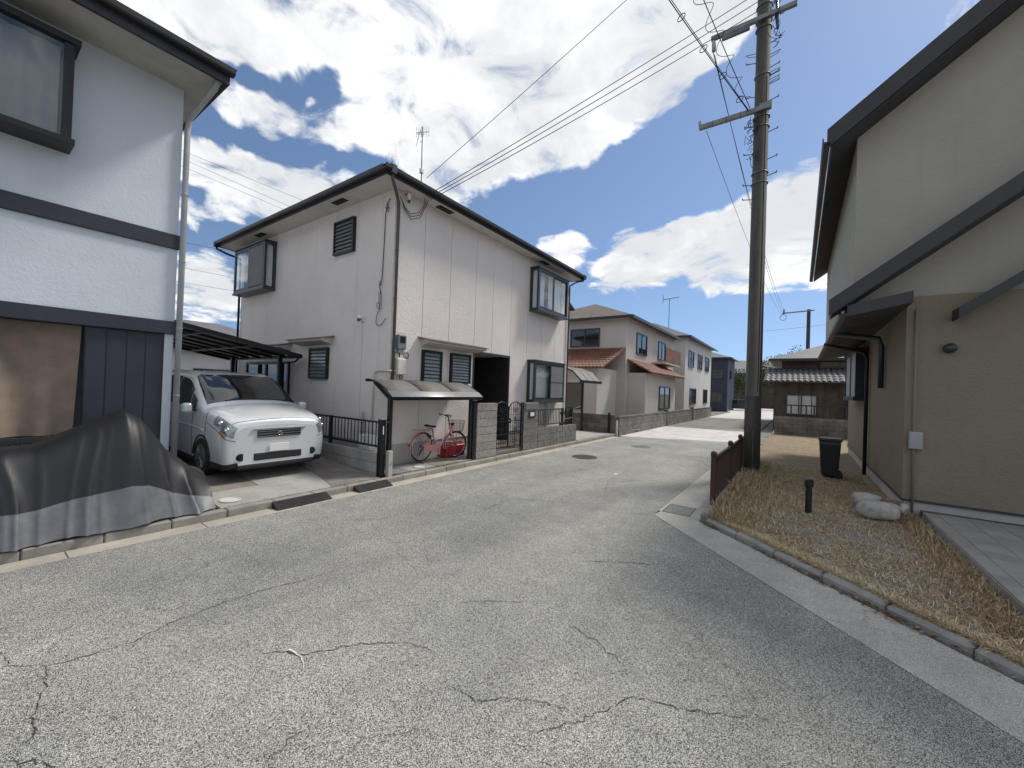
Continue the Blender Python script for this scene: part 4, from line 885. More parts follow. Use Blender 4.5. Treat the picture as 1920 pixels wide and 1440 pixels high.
# ------------------------------------------------------------------ bicycle
bk = thing('bicycle', 'coral pink city bicycle with front wire basket under the shelter', 'bicycle', (-6.93, 6.31, .165), rot=(0, R(1.6), R(90)))
WR = .33
def wheel(cx, nsp=32, ang=0.0, piv=None):
    def tr(p):
        if piv is None: return p
        x, y, z = p[0] - piv, p[1], p[2]
        return (piv + x*math.cos(ang) - y*math.sin(ang), x*math.sin(ang) + y*math.cos(ang), z)
    m = MB().ring((cx, 0, WR), (0, 1, 0), WR - .019, .019, 48, 10); m.v = [tr(p) for p in m.v]; wt_ = m.build('wheel', RUBBER, bk, smooth=True)
    m = MB().ring((cx, 0, WR), (0, 1, 0), WR - .045, .012, 48, 8); m.v = [tr(p) for p in m.v]; m.build('rim', CHROME, wt_, smooth=True)
    m = MB().tube([(cx, -.045, WR), (cx, .045, WR)], .02, 12); m.v = [tr(p) for p in m.v]; m.build('hub', STEEL, wt_, smooth=True)
    m = MB()
    for k in range(nsp):
        a = 2*math.pi*k/nsp; s = .03 if k % 2 else -.03; b = a + (.5 if k % 4 < 2 else -.5)
        m.tube([(cx + .02*math.cos(b), s, WR + .02*math.sin(b)), (cx + (WR - .05)*math.cos(a), 0, WR + (WR - .05)*math.sin(a))], .0016, 4, False)
    m.v = [tr(p) for p in m.v]; m.build('spokes', STEEL, wt_)
wheel(0)
STEER, PIV = R(-14), .93
wheel(1.07, ang=STEER, piv=PIV)
fr = MB()
BB = (.45, 0, .28); ST = (.335, 0, .60); HB = (.90, 0, .63); HT = (.865, 0, .80)
fr.tube([BB, ST], .018, 10); fr.tube([HB, HT], .024, 10); fr.tube([(.885, 0, .70), (.72, 0, .52), (.60, 0, .38), (.53, 0, .32), BB], .022, 10)
for s in (-1, 1):
    fr.tube([(0, s*.06, WR), (.25, s*.045, .30), BB], .010, 8); fr.tube([(0, s*.06, WR), (.20, s*.05, .47), (.33, s*.015, .57)], .009, 8)
fr.tube([(BB[0], -.05, BB[2]), (BB[0], .05, BB[2])], .026, 12)
fr.build('frame', PINK, bk, smooth=True)
def steer(m):
    m.v = [(PIV + (x - PIV)*math.cos(STEER) - y*math.sin(STEER), (x - PIV)*math.sin(STEER) + y*math.cos(STEER), z) for x, y, z in m.v]; return m
m = MB()
for s in (-1, 1): m.tube([(.905, s*.045, .62), (.95, s*.05, .52), (1.0, s*.05, .44), (1.07, s*.05, WR)], [.014, .013, .011, .009], 8)
m.tube([(.905, -.05, .62), (.905, .05, .62)], .015, 8); steer(m).build('fork', PINK, bk, smooth=True)
def fender(cx, a0, a1, mat, st):
    g = MB(); g.grid(lambda u, v: (cx + (WR + .016 - .012*(2*v-1)**2)*math.cos(a0 + (a1 - a0)*u), (2*v - 1)*.032, WR + (WR + .016 - .012*(2*v-1)**2)*math.sin(a0 + (a1 - a0)*u)), 24, 4)
    if st: steer(g)
    return g.build('fender', mat, bk, smooth=True, solid=.003)
fender(0, R(35), R(205), PINK, False); fender(1.07, R(60), R(200), PINK, True)
m = MB().prism([(-.06, .30), (.02, .385), (.42, .36), (.52, .33), (.54, .26), (.48, .19), (.40, .19), (-.02, .27)], 'y', -.062, -.075); m.build('chain_case', PINK, bk, bevel=.008)
m = MB(); m.tube([(.45, -.085, .28), (.44, -.09, .12)], .009, 8); m.tube([(.45, .085, .28), (.46, .09, .44)], .009, 8); m.tube([(.45, -.09, .28), (.45, .09, .28)], .012, 10); m.build('crank', STEEL, bk)
for (x, y, z) in ((.44, -.135, .115), (.46, .135, .445)): MB().box(x - .045, x + .045, y - .035, y + .035, z - .012, z + .012).build('pedal', RUBBER, bk, bevel=.006)
m = MB(); m.tube([(.335, 0, .60), (.30, 0, .72)], .013, 10); m.build('seat_post', METAL, bk)
def sad(u, v):
    x = .13 + .27*u; w = .105*(1 - u)**.8 + .028*u**.5 if u < .98 else .012
    a = math.pi*v; return (x, w*math.cos(a), .765 + .045*math.sin(a)*(1 - .35*u) + .02*(1 - u)**3)
m = MB().grid(sad, 16, 12); m.build('saddle', RUBBER, bk, smooth=True, solid=.01)
sp_ = MB()
for s in (-1, 1): sp_.ring((.20, s*.05, .735), (0, 0, 1), .022, .005, 14, 6); sp_.ring((.20, s*.05, .750), (0, 0, 1), .022, .005, 14, 6)
sp_.tube([(.17, -.05, .74), (.36, 0, .75), (.17, .05, .74)], .005, 6); sp_.build('saddle_spring', STEEL, bk)
m = MB(); m.tube([(.865, 0, .80), (.84, 0, .96), (.85, 0, 1.0)], .013, 10); steer(m).build('stem', METAL, bk, smooth=True)
m = MB(); m.tube([(.56, -.28, 1.05), (.70, -.265, 1.06), (.80, -.17, 1.04), (.85, -.05, 1.0), (.85, .05, 1.0), (.80, .17, 1.04), (.70, .265, 1.06), (.56, .28, 1.05)], .011, 10); steer(m).build('handlebar', METAL, bk, smooth=True)
for s in (-1, 1):
    m = MB(); m.tube([(.55, s*.282, 1.05), (.67, s*.268, 1.058)], .017, 10); steer(m).build('grip', RUBBER, bk, smooth=True)
    m = MB(); m.tube([(.72, s*.262, 1.05), (.74, s*.25, 1.015), (.60, s*.275, 1.0)], .006, 6); steer(m).build('brake_lever', STEEL, bk)
    m = MB(); m.tube([(.73, s*.25, 1.03), (.86, s*.12, .95), (.93, s*.03, .80), (.92, 0, .66)], .0035, 6); steer(m).build('brake_cable', CABLE, bk, smooth=True)
# wire basket
m = MB()
def bpt(a, z):
    t = (z - .66)/.25; hx, hy = .13 + .035*t, .15 + .035*t
    c, s = math.cos(a), math.sin(a); k = (abs(c)**4 + abs(s)**4)**-.25
    return (1.08 + hx*c*k, hy*s*k, z)
for z in (.66, .72, .78, .84, .91):
    m.tube([bpt(2*math.pi*k/32, z) for k in range(33)], .0028 if z < .9 else .005, 5, False)
for k in range(28): m.tube([bpt(2*math.pi*k/28, .66), bpt(2*math.pi*k/28, .91)], .0024, 5, False)
for k in range(-5, 6): m.tube([(1.08 + .024*k, -.145, .66), (1.08 + .024*k, .145, .66)], .0024, 5, False)
steer(m).build('basket', STEEL_D, bk)
m = MB()
for s in (-1, 1): m.tube([(1.04, s*.08, .66), (1.07, s*.055, WR)], .005, 6)
m.tube([(.90, 0, .76), (.97, 0, .76)], .012, 6); steer(m).build('basket_stay', STEEL, bk)
m = MB(); m.box(.925, .985, -.045, .045, .79, .86); steer(m).build('basket_bracket', METAL, bk, bevel=.01)
m = MB(); m.tube([(.93, .05, .55), (.99, .05, .55)], [.02, .032], 12); steer(m).build('headlamp', METAL, bk, smooth=True)
# rear rack
m = MB()
for s in (-1, 1): m.tube([(.30, s*.03, .70), (.22, s*.065, .705), (-.25, s*.065, .715), (-.27, 0, .735)], .006, 6); m.tube([(0, s*.065, WR), (-.04, s*.065, .70)], .005, 6); m.tube([(0, s*.065, WR), (-.20, s*.065, .71)], .005, 6)
for k in range(5): m.tube([(-.20 + .09*k, -.065, .71), (-.20 + .09*k, .065, .71)], .005, 6)
m.build('rack', PINK, bk, smooth=True)
m = MB(); m.box(-.385, -.36, -.025, .025, .36, .41); m.build('reflector', RED, bk, bevel=.004)
m = MB()
for s in (-1, 1): m.tube([(0, s*.07, WR), (-.03, s*.09, .15), (-.02, s*.11, -.025)], .007, 6)
m.tube([(-.02, -.13, -.025), (-.02, .13, -.025)], .009, 6); m.build('kickstand', STEEL_D, bk)
m = MB(); m.tube([(.0, -.07, WR), (-.09, -.085, .26), (-.13, -.085, .16)], .016, 8); m.build('stand_lever', METAL, bk, smooth=True)
m = MB(); m.ring((.17, 0, .60), (0, 1, 0), .03, .006, 14, 6); m.box(.13, .23, -.05, -.03, .54, .58); m.build('wheel_lock', METAL, bk)

# red fuel cans behind the front wheel
def fuelcan(loc, rz, label):
    t = thing('fuel_can', label, 'fuel can', loc, group='red cans beside the shelter wall', rot=(0, 0, rz))
    MB().box(-.11, .11, -.17, .17, .0, .30).build('body', RED, t, bevel=.035, segs=3)
    MB().box(-.09, .09, -.13, .13, .30, .325).build('shoulder', RED, t, bevel=.02)
    MB().tube([(0, -.08, .36), (0, .08, .36)], .014, 10).build('handle', RED, t, smooth=True)
    m = MB()
    for s in (-.075, .075): m.box(-.015, .015, s - .015, s + .015, .315, .365)
    m.build('handle_post', RED, t, bevel=.004); MB().tube([(0, .125, .30), (0, .125, .355)], .026, 14).build('cap', RUBBER, t)
    MB().box(.108, .116, -.10, .10, .08, .22).build('embossed_panel', RED, t, bevel=.004)
fuelcan((-7.05, 7.28, .135), R(8), 'red plastic fuel can behind the bicycle front wheel')
fuelcan((-6.86, 7.60 - .17, .135), R(96), 'red plastic fuel can next to the black post') if False else fuelcan((-7.06, 7.64, .135), R(-4), 'red plastic fuel can nearer the black post beside the pillar')

# white post with a rope by the far wall
wp = thing('rope_post', 'short white post with a slack rope at the side driveway', 'post', (-6.3, 16.75, .1))
MB().tube([(-6.3, 16.75, 0), (-6.3, 16.75, .62), (-6.3, 16.75, .66)], [.055, .055, .04], 16).build('shaft', WHITE, wp, smooth=False)
MB().tube(catenary((-6.28, 16.80, .56), (-6.16, 19.4, .12), .10, 14), .012, 6).build('rope', M('rope', (0.45, 0.42, 0.36), 0.9), wp, smooth=True)
# pale canopy over the side driveway
sc2 = thing('terrace_canopy', 'flat dark terrace canopy over the side driveway past the front wall', 'canopy', (-8.2, 15, 2.3))
cpts = [(-8.6, 2.92), (-7.9, 2.84), (-7.4, 2.66), (-7.0, 2.28)]
for yy in (14.6, 15.23, 15.87, 16.5):
    mb = MB()
    for a, b in zip(cpts[:-1], cpts[1:]): mb.bar((a[0], yy, a[1]), (b[0], yy, b[1]), .04, .05)
    mb.build('rib', METAL, sc2)
for ya, yb in ((14.63, 15.2), (15.26, 15.84), (15.9, 16.47)):
    mb = MB(); n = len(cpts)
    mb.add([(a, ya, b + .03) for a, b in cpts] + [(a, yb, b + .03) for a, b in cpts], [(i, i+1, n+i+1, n+i) for i in range(n-1)]); mb.build('roof_panel', SMOKE, sc2, solid=.004)
MB().box(-7.05, -6.96, 14.55, 16.55, 2.20, 2.30).build('front_beam', METAL, sc2); MB().box(-8.62, -8.54, 14.55, 16.55, 2.88, 2.96).build('wall_beam', METAL, sc2)
MB().box(-7.85, -7.77, 16.40, 16.48, .1, 2.80).build('post', METAL, sc2)
# ------------------------------------------------------------------ utility pole and its fittings
PX, PY = -0.88, 11.24
up_ = thing('utility_pole', 'tall grey concrete utility pole with steel crossarms beside the lattice fence', 'utility pole', (PX, PY, 0))
MB().tube([(PX, PY, -.1), (PX, PY, 1.9), (PX, PY, 1.901), (PX, PY, 14.5)], [.178, .172, .168, .142], 28).build('shaft', POLEM, up_, smooth=True)
hl = MB()
for z in (1.15, 2.55, 3.95, 4.6, 5.3, 6.0, 7.1): hl.tube([(PX + .02, PY - .17 + .002*z, z), (PX + .02, PY - .135, z)], .012, 8)
hl.build('bolt_hole', DARKIN, up_)
MB().box(PX + .028, PX + .034, PY - .176, PY - .165, .1, 1.1).build('ground_wire', STEEL, up_); MB().tube([(PX + .10, PY - .14, 2.0), (PX + .10, PY - .125, 9.5)], .012, 6).build('riser_cable', CABLE, up_)
a1 = MB().box(-2.0, -.22, PY - .28, PY - .19, 10.83, 10.93).build('crossarm', STEEL, up_, bevel=.006)
MB().box(-1.75, -1.15, PY - .30, PY - .23, 10.70, 10.815).build('arm_brace', STEEL_D, up_, bevel=.006)
a2 = MB().box(-2.22, -.66, PY - .28, PY - .19, 8.64, 8.75).build('crossarm', STEEL, up_, bevel=.006)
MB().box(-2.24, -2.17, PY - .27, PY - .20, 8.75, 8.86).build('arm_insulator', GREYPL, up_, bevel=.01)
for x in (-1.9, -1.6, -1.3): MB().box(x - .006, x + .006, PY - .283, PY - .187, 8.637, 8.753).build('clamp', METAL, up_)
for (z, r) in ((10.95, .165), (10.75, .165), (9.6, .163), (8.80, .170), (8.60, .170), (8.35, .168), (7.25, .168), (7.0, .168), (11.3, .16)):
    MB().ring((PX, PY, z), (0, 0, 1), r - .003, .018, 32, 6).build('band', STEEL_D, up_, smooth=True)
MB().box(PX - .03, PX + .22, PY - .22, PY - .14, 8.72, 8.84).build('band_bracket', STEEL, up_, bevel=.01)
# step bolts and hooks
for (z, s) in ((10.35, 1), (9.98, -1), (9.75, 1), (9.55, 1), (9.35, 1), (9.15, -1), (8.95, 1), (8.42, -1), (8.2, 1), (7.75, -1), (7.55, 1), (7.15, 1), (7.0, -1), (6.65, -1)):
    m = MB(); m.tube([(PX + s*.14, PY - .03, z), (PX + s*.34, PY - .06, z + .03)], .010, 6); m.tube([(PX + s*.33, PY - .06, z + .01), (PX + s*.345, PY - .06, z + .06)], .014, 6); m.build('step_bolt', STEEL_D, up_)
for (z, s) in ((10.2, -1), (10.05, 1), (9.62, 1), (9.45, 1)):
    MB().tube([(PX + s*.15, PY - .05, z), (PX + s*.36, PY - .08, z + .02), (PX + s*.30, PY - .09, z - .05), (PX + s*.15, PY - .06, z - .08)], .008, 6).build('hook', STEEL_D, up_, smooth=True)
# hanging insulators and tangled drop wires
MB().tube([(-1.95, PY - .24, 10.82), (-1.93, PY - .26, 10.72), (-1.92, PY - .30, 10.50)], [.03, .05, .045], 12).build('strain_insulator', GREYPL, up_, smooth=True)
MB().tube([(-.62, PY - .22, 11.3), (-.60, PY - .22, 10.65), (-.58, PY - .24, 10.45)], [.03, .035, .02], 10).build('cutout', METAL2, up_, smooth=True)
tw = MB(); random.seed(3)
for (cx, cz, n) in ((-.60, 11.0, 7), (-.58, 10.40, 8), (-1.05, 8.45, 8), (-1.06, 8.1, 6), (-.98, 7.6, 6)):
    for k in range(n):
        c = Vector((cx + random.gauss(0, .05), PY - .2 + random.gauss(0, .03), cz + random.gauss(0, .12)))
        pts = [c + Vector((random.gauss(0, .07), random.gauss(0, .03), random.gauss(0, .09))) for _ in range(4)]
        q = []
        for i in range(len(pts) - 1):
            for j in range(5): q.append(pts[i].lerp(pts[i+1], j/5) + Vector((0, 0, -.04*math.sin(math.pi*j/5))))
        tw.tube(q, .006, 5)
tw.build('tangled_wire', CABLE, up_, smooth=True)['kind'] = 'stuff'
random.seed(5)
# ------------------------------------------------------------------ overhead cables
def cable(label, p, q, sag, r=.010, group=None, n=30):
    r *= .72
    o = MB().tube(catenary(p, q, sag, n), r, 6).build('overhead_cable', CABLE, smooth=True)
    return tag(o, label, 'cable', group)
def ext(p, q, k):
    p, q = Vector(p), Vector(q); return p + (q - p)*k
cable('single thin cable rising from behind the roof antenna to the top edge', (-7.6, 6.77, 7.0), ext((-7.6, 6.77, 7.0), (-3.51, 8.92, 11.0), 1.6), 0.05, .009)
for k, lab in enumerate(('upper of the three service cables meeting at the house corner', 'middle of the three service cables meeting at the house corner', 'lowest of the three service cables meeting at the house corner')):
    p = (XF + .30, 6.15 + .07*k, 6.12 - .01*k); q = ext(p, (-1.33 + .13*k, 10.35 + .02*k, 11.0 - .12*k), 1.7); cable(lab, p, q, .12 + .05*k, .011, 'service drop cables')
e0 = (-1.93, PY - .32, 10.45); far = Vector((-1.24, 44.32, 9.6))
cable('paired line from the upper crossarm running far down the street', e0, tuple(far + Vector((.05, 0, .1))), .75, .012)
cable('second conductor from the upper crossarm insulator, beside the first', (-1.90, PY - .30, 10.40), tuple(far + Vector((-.1, 0, 0))), .80, .010)
cable('cable from the left end of the lower crossarm running far down the street', (-2.06, PY - .2, 8.60), tuple(far + Vector((0, 0, -.5))), .55, .009)
c0 = Vector((-1.12, 11.0, 8.74))
for k, lab in enumerate(('messenger wire of the ringed cable pair reaching the pole', 'communication cable hung under its messenger wire by rings')):
    q = Vector((-2.05 + .04*k, 7.70, 9.25 - .14*k)); p = c0 + Vector((0, 0, -.03*k)); cable(lab, tuple(p), tuple(ext(p, q, 2.6)), .1, .010 if k == 0 else .014, 'ringed cable pair')
rg = thing('cable_rings', 'wire rings tying the communication cable to its messenger wire', 'cable ring', tuple(c0))
pA, pB = c0, ext(c0, (-2.03, 7.70, 9.18), 2.6)
for k in range(9):
    t = .06 + .10*k; p = Vector(pA).lerp(Vector(pB), t) - Vector((0, 0, .1*4*t*(1-t) + .03)); MB().ring(p, (.3, 1, -.2), .075, .008, 20, 6).build('ring', CABLE, rg, smooth=True)
p = c0 + Vector((.02, 0, .05)); q = ext(p, (-1.58, 7.95, 9.25), 2.4)
cable('cable with spiral wrap coming down to the pole from the top edge', tuple(p), tuple(q), .1, .012)
sw = thing('spiral_wrap', 'loose wire spiralling around the cable left of the pole top', 'wire', tuple(p)); pts = []
for k in range(260):
    t = .04 + .60*k/260; b = Vector(p).lerp(Vector(q), t) - Vector((0, 0, .4*t*(1-t))); a = k*.17
    pts.append(b + Vector((.11*math.sin(a), .03*math.cos(a), -.05 + .09*math.cos(a*.97))))
MB().tube(pts, .006, 5).build('wire', CABLE, sw, smooth=True)
for k, (p, q) in enumerate((((-24.81,6.86,12.92), (-23.34,11.55,12.18)), ((-24.96,6.87,12.57), (-23.73,11.16,11.72)), ((-25.09,6.88,12.26), (-23.95,10.84,11.53)), ((-26.18,7.11,8.85), (-25.56,9.07,8.86)), ((-26.45,7.23,7.59), (-25.85,9.17,7.51)), ((-26.59,7.25,6.85), (-25.97,9.24,6.79)))):
    lab = ['topmost far cable between the left house and the house roof', 'second far cable from the top behind the house roof', 'third far cable from the top behind the house roof', 'far cable level with the left bay window head', 'far cable level with the left bay window sill', 'lowest far cable between the two houses'][k]
    pp = ext(q, p, 3.0); qq = ext(p, q, 3.0); cable(lab, tuple(pp), tuple(qq), .0, .011, 'far cables left of the house')
cable('thin far cable low in the sky right of the pole', (-3.72, 59.3, 10.1), (3.0, 59.3, 10.6), .05, .02)
# far pole head seen beside the near pole
fp = thing('utility_pole', 'distant pole crossarm with an insulator where the street lines end', 'utility pole', (0.6, 45, 0))
MB().tube([(.6, 45, 0), (.6, 45, 9.9)], [.17, .14], 12).build('shaft', POLEM, fp); MB().bar((-1.4, 44.6, 9.62), (1.0, 44.6, 9.72), .09, .10).build('crossarm', STEEL, fp)
MB().tube([(-1.25, 44.4, 9.5), (-1.25, 44.4, 9.95)], .06, 10).build('insulator', METAL2, fp); MB().ring((-1.3, 44.4, 9.2), (0, 1, .2), .25, .02, 20, 6).build('jumper', CABLE, fp)

# ------------------------------------------------------------------ brown lattice fence beside the pole
lf_ = thing('lattice_fence', 'low brown lattice fence with round-topped posts at the verge', 'fence', (-1.10, 9, .08))
posts = [7.31, 9.30, 11.0, 12.7]
for yy in posts:
    pm = MB().tube([(-1.10, yy, .0), (-1.10, yy, .90)], .042, 14).build('post', BROWN_WOOD, lf_, smooth=False)
    MB().tube([(-1.10, yy, .90), (-1.10, yy, .95), (-1.10, yy, .975), (-1.10, yy, .985)], [.048, .048, .036, .012], 14).build('post_cap', METAL2, pm, smooth=True)
for ya, yb in zip(posts[:-1], posts[1:]):
    for z in (.86, .19): MB().box(-1.122, -1.078, ya + .04, yb - .04, z - .022, z + .022).build('rail', BROWN_WOOD, lf_, bevel=.004)
    for yy in (ya + .055, yb - .055): MB().box(-1.115, -1.085, yy - .015, yy + .015, .212, .838).build('stile', BROWN_WOOD, lf_)
    mb = MB(); n = 0; y0_, y1_ = ya + .07, yb - .07; z0_, z1_ = .212, .838; H = z1_ - z0_; step = .115
    for s in (1, -1):
        k = y0_ - H
        while k < y1_:
            # slat at 45 degrees from (k, z0) to (k+H, z1), clipped to the panel
            ta = max(0, (y0_ - k)/H); tb = min(1, (y1_ - k)/H)
            if tb - ta > .05:
                za, zb = (z0_ + ta*H, z0_ + tb*H) if s == 1 else (z1_ - ta*H, z1_ - tb*H)
                mb.bar((-1.10 + .002*s, k + ta*H, za), (-1.10 + .002*s, k + tb*H, zb), .003, .015, up=(1, 0, 0))
            k += step
    lt_ = mb.build('lattice', BROWN_WOOD, lf_); lt_['kind'] = 'stuff'

# ------------------------------------------------------------------ verge: pavers, dry grass, leaf litter
PAVER = concrete('verge_paver', (0.30, 0.285, 0.26), 0.4, 3, .15)
pv = boxmesh('paver', .295, .295, .05, PAVER, .004)
random.seed(21)
def in_verge(x, y):
    # inside the kerb, left of the tiled terrace and the house
    d = (Vector((x, y, 0)) - Vector((-1.05, 6.66, 0)))
    if d.dot(N45) < 0.02 or x < -1.02: return False
    if y < 9.05: return x < 1.58
    return x < 1.36
for i in range(-2, 9):
    for j in range(0, 9):
        q = Vector((-.35, 6.45, 0)) + D45*(.302*i) + N45*(.302*j - .05)
        if in_verge(q.x, q.y) and in_verge(q.x - .1, q.y - .15) and in_verge(q.x + .2, q.y) and q.y < 8.3 and -.55 < q.x:
            piece('paver', pv, (q.x, q.y, .054 + random.gauss(0, .003)), verge, rot=(random.gauss(0, .01), random.gauss(0, .01), math.atan2(D45.y, D45.x)))
def blades(n, sampler, name, label, lmin, lmax, flat, wid, cols, seed):
    rg_ = np.random.default_rng(seed); V = []; F = []; C = []
    pts = []
    while len(pts) < n:
        s = sampler(rg_)
        if s is not None: pts.append(s)
    P = np.array(pts); N_ = len(P)
    az = rg_.uniform(0, 2*np.pi, N_); L = rg_.uniform(lmin, lmax, N_)*P[:, 3]; up1 = np.clip(rg_.normal(1 - flat, .28, N_), .03, 1.2)
    d = np.stack([np.cos(az), np.sin(az), np.zeros(N_)], 1); sd = np.stack([-np.sin(az), np.cos(az), np.zeros(N_)], 1)
    base = P[:, :3]; ww = wid*rg_.uniform(.6, 1.4, N_)[:, None]
    h = np.stack([np.zeros(N_), np.zeros(N_), np.ones(N_)], 1)
    mid = base + d*(L*.5*(1.1 - .5*np.minimum(up1, 1)))[:, None] + h*(L*.55*up1)[:, None]
    tip = base + d*(L*(1.05 - .45*np.minimum(up1, 1)))[:, None] + h*(L*.8*up1 - L*.12)[:, None]
    tip[:, 2] = np.maximum(tip[:, 2], base[:, 2] + .004)
    verts = np.stack([base - sd*ww, base + sd*ww, mid - sd*ww*.8, mid + sd*ww*.8, tip], 1).reshape(-1, 3)
    idx = np.arange(N_)*5
    faces = np.concatenate([np.stack([idx, idx+1, idx+3], 1), np.stack([idx, idx+3, idx+2], 1), np.stack([idx+2, idx+3, idx+4], 1)])
    me = bpy.data.meshes.new(name); me.vertices.add(len(verts)); me.vertices.foreach_set('co', verts.ravel().astype(np.float32))
    nf = len(faces); me.loops.add(nf*3); me.polygons.add(nf); me.loops.foreach_set('vertex_index', faces.ravel().astype(np.int32))
    me.polygons.foreach_set('loop_start', (np.arange(nf)*3).astype(np.int32)); me.polygons.foreach_set('loop_total', np.full(nf, 3, np.int32)); me.update()
    ca = me.color_attributes.new('tint', 'FLOAT_COLOR', 'POINT'); cols = np.array(cols); ci = rg_.integers(0, len(cols), N_)
    c = cols[ci]*rg_.uniform(.7, 1.25, N_)[:, None]; c4 = np.concatenate([np.repeat(c, 5, 0), np.ones((N_*5, 1))], 1)
    ca.data.foreach_set('color', c4.ravel().astype(np.float32)); me.materials.append(GRASSM)
    o = bpy.data.objects.new(name, me); COL.objects.link(o); o['kind'] = 'stuff'; o['label'] = label; o['category'] = 'grass'; return o
STRAW = [(0.64, 0.52, 0.33), (0.54, 0.42, 0.25), (0.44, 0.33, 0.19), (0.70, 0.60, 0.42), (0.34, 0.24, 0.14), (0.22, 0.15, 0.09), (0.52, 0.43, 0.28)]
STRAW2 = STRAW + [(0.17, 0.155, 0.065)]
from mathutils import noise as mnoise
def s_mat(r):
    x, y = r.uniform(-1.02, 1.6), r.uniform(4.2, 13.0)
    if not in_verge(x, y): return None
    k = mnoise.noise(Vector((x*1.7, y*1.7, 3)))*.6 + mnoise.noise(Vector((x*5, y*5, 9)))*.4
    edge = x > 1.1 or y > 7.6
    if r.uniform() > (1.15 + 1.0*k if not edge else 1.0): return None
    if y > 9.5 and r.uniform() > .5: return None
    return (x, y, .074, 1.0)
blades(95000, s_mat, 'dry_grass', 'matted dry straw grass over the verge pavers', .05, .12, .86, .0027, STRAW, 3)
def s_kerb(r):
    t = r.uniform(-.05, 4.9); q = Vector((-1.05, 6.66, 0)) + D45*t + N45*(abs(r.normal(.02, .07)))
    if q.x > 2.6: return None
    return (q.x, q.y, .074, 1.0 - .2*r.uniform())
blades(20000, s_kerb, 'kerb_grass', 'strip of golden dry grass along the corner kerb', .05, .13, .55, .0022, STRAW[:4], 4)
def s_fence(r):
    y = r.uniform(6.5, 13); x = -1.02 + abs(r.normal(0, .35))
    if not in_verge(x, y) or x > 1.3: return None
    return (x, y, .072, 1.0 + .9*math.exp(-((x + 1.0)/.3)**2))
blades(16000, s_fence, 'fence_grass', 'tall dry grass tufts at the foot of the lattice fence', .07, .17, .35, .0026, STRAW2, 5)
def s_terr(r):
    y = r.uniform(4.9, 9.0); x = 1.58 - abs(r.normal(0, .16))
    if not in_verge(x, y): return None
    return (x, y, .072, 1.0)
blades(9000, s_terr, 'terrace_grass', 'dry brown grass against the edge of the tiled terrace', .06, .15, .35, .0024, STRAW[1:3] + STRAW[4:], 6)
def litter(n, sampler, name, label, size, cols, seed):
    r = np.random.default_rng(seed); mb = MB(); cc = []
    for _ in range(n):
        x, y, z = sampler(r); a = r.uniform(0, 6.28); s = size*r.uniform(.5, 1.5); e = r.uniform(.3, .7); tl = r.uniform(0, s*.8)
        d = Vector((math.cos(a), math.sin(a), 0))*s; q = Vector((-math.sin(a), math.cos(a), 0))*s*e; p = Vector((x, y, z)); h = Vector((0, 0, tl))
        mb.add([p - d, p - q + h*.5, p + d + h, p + q + h*.3], [(0, 1, 2, 3)]); c = Vector(cols[r.integers(0, len(cols))])*r.uniform(.7, 1.3); cc += [(*c, 1)]*4
    o = mb.build(name, GRASSM); ca = o.data.color_attributes.new('tint', 'FLOAT_COLOR', 'POINT'); ca.data.foreach_set('color', np.array(cc, np.float32).ravel())
    o['kind'] = 'stuff'; o['label'] = label; o['category'] = 'leaves'; return o
def l_k(r):
    t = r.choice([r.uniform(0, .3), r.normal(1.5, .25), r.normal(2.4, .22), r.uniform(0, 3.9)]); q = Vector((-1.09, 6.585, 0)) + D45*float(t) - N45*abs(r.normal(.0, .045)); return q.x, q.y, .008 + r.uniform(0, .018)
litter(520, l_k, 'leaf_litter', 'brown leaf litter gathered in the gutter along the corner kerb', .016, [(0.16, 0.085, 0.045), (0.24, 0.15, 0.08), (0.10, 0.06, 0.04), (0.32, 0.24, 0.14)], 8)
def l_v(r):
    while True:
        x, y = r.uniform(-1.0, 1.55), r.uniform(4.5, 9)
        if in_verge(x, y): return x, y, .10 + r.uniform(0, .03)
litter(280, l_v, 'dead_leaves', 'scattered dead brown leaves on the dry verge', .015, [(0.11, 0.06, 0.035), (0.17, 0.09, 0.05), (0.22, 0.14, 0.08)], 9)
def l_r(r): return r.uniform(-6.0, 1.0), r.uniform(1.5, 12), .005
lr_ = litter(60, l_r, 'road_debris', 'tiny pale chips and leaf bits on the asphalt', .007, [(0.5, 0.48, 0.42), (0.3, 0.2, 0.1), (0.6, 0.6, 0.56)], 10)
ps = MB().add([(-3.42, 9.0, .006), (-3.33, 8.99, .010), (-3.34, 9.06, .008), (-3.41, 9.05, .014)], [(0, 1, 2, 3)]).build('paper_scrap', WHITE); tag(ps, 'small white paper scrap lying on the asphalt in mid street', 'litter')

# green weeds in the joint behind the left kerb
def s_weed(r):
    y = float(r.choice([r.normal(5.15, .06), r.normal(6.4, .5), r.normal(7.7, .15), r.normal(9.3, .4), r.uniform(2.3, 13.1)])); x = -6.432 + r.normal(0, .008)
    if y < 2.3 or y > 13.1: return None
    return (x, y, .108, 1.0)
blades(1300, s_weed, 'kerb_weeds', 'small green weeds in the joint behind the left kerb', .015, .05, .5, .003, [(0.07, 0.10, 0.03), (0.10, 0.12, 0.04), (0.2, 0.17, 0.08)], 12)
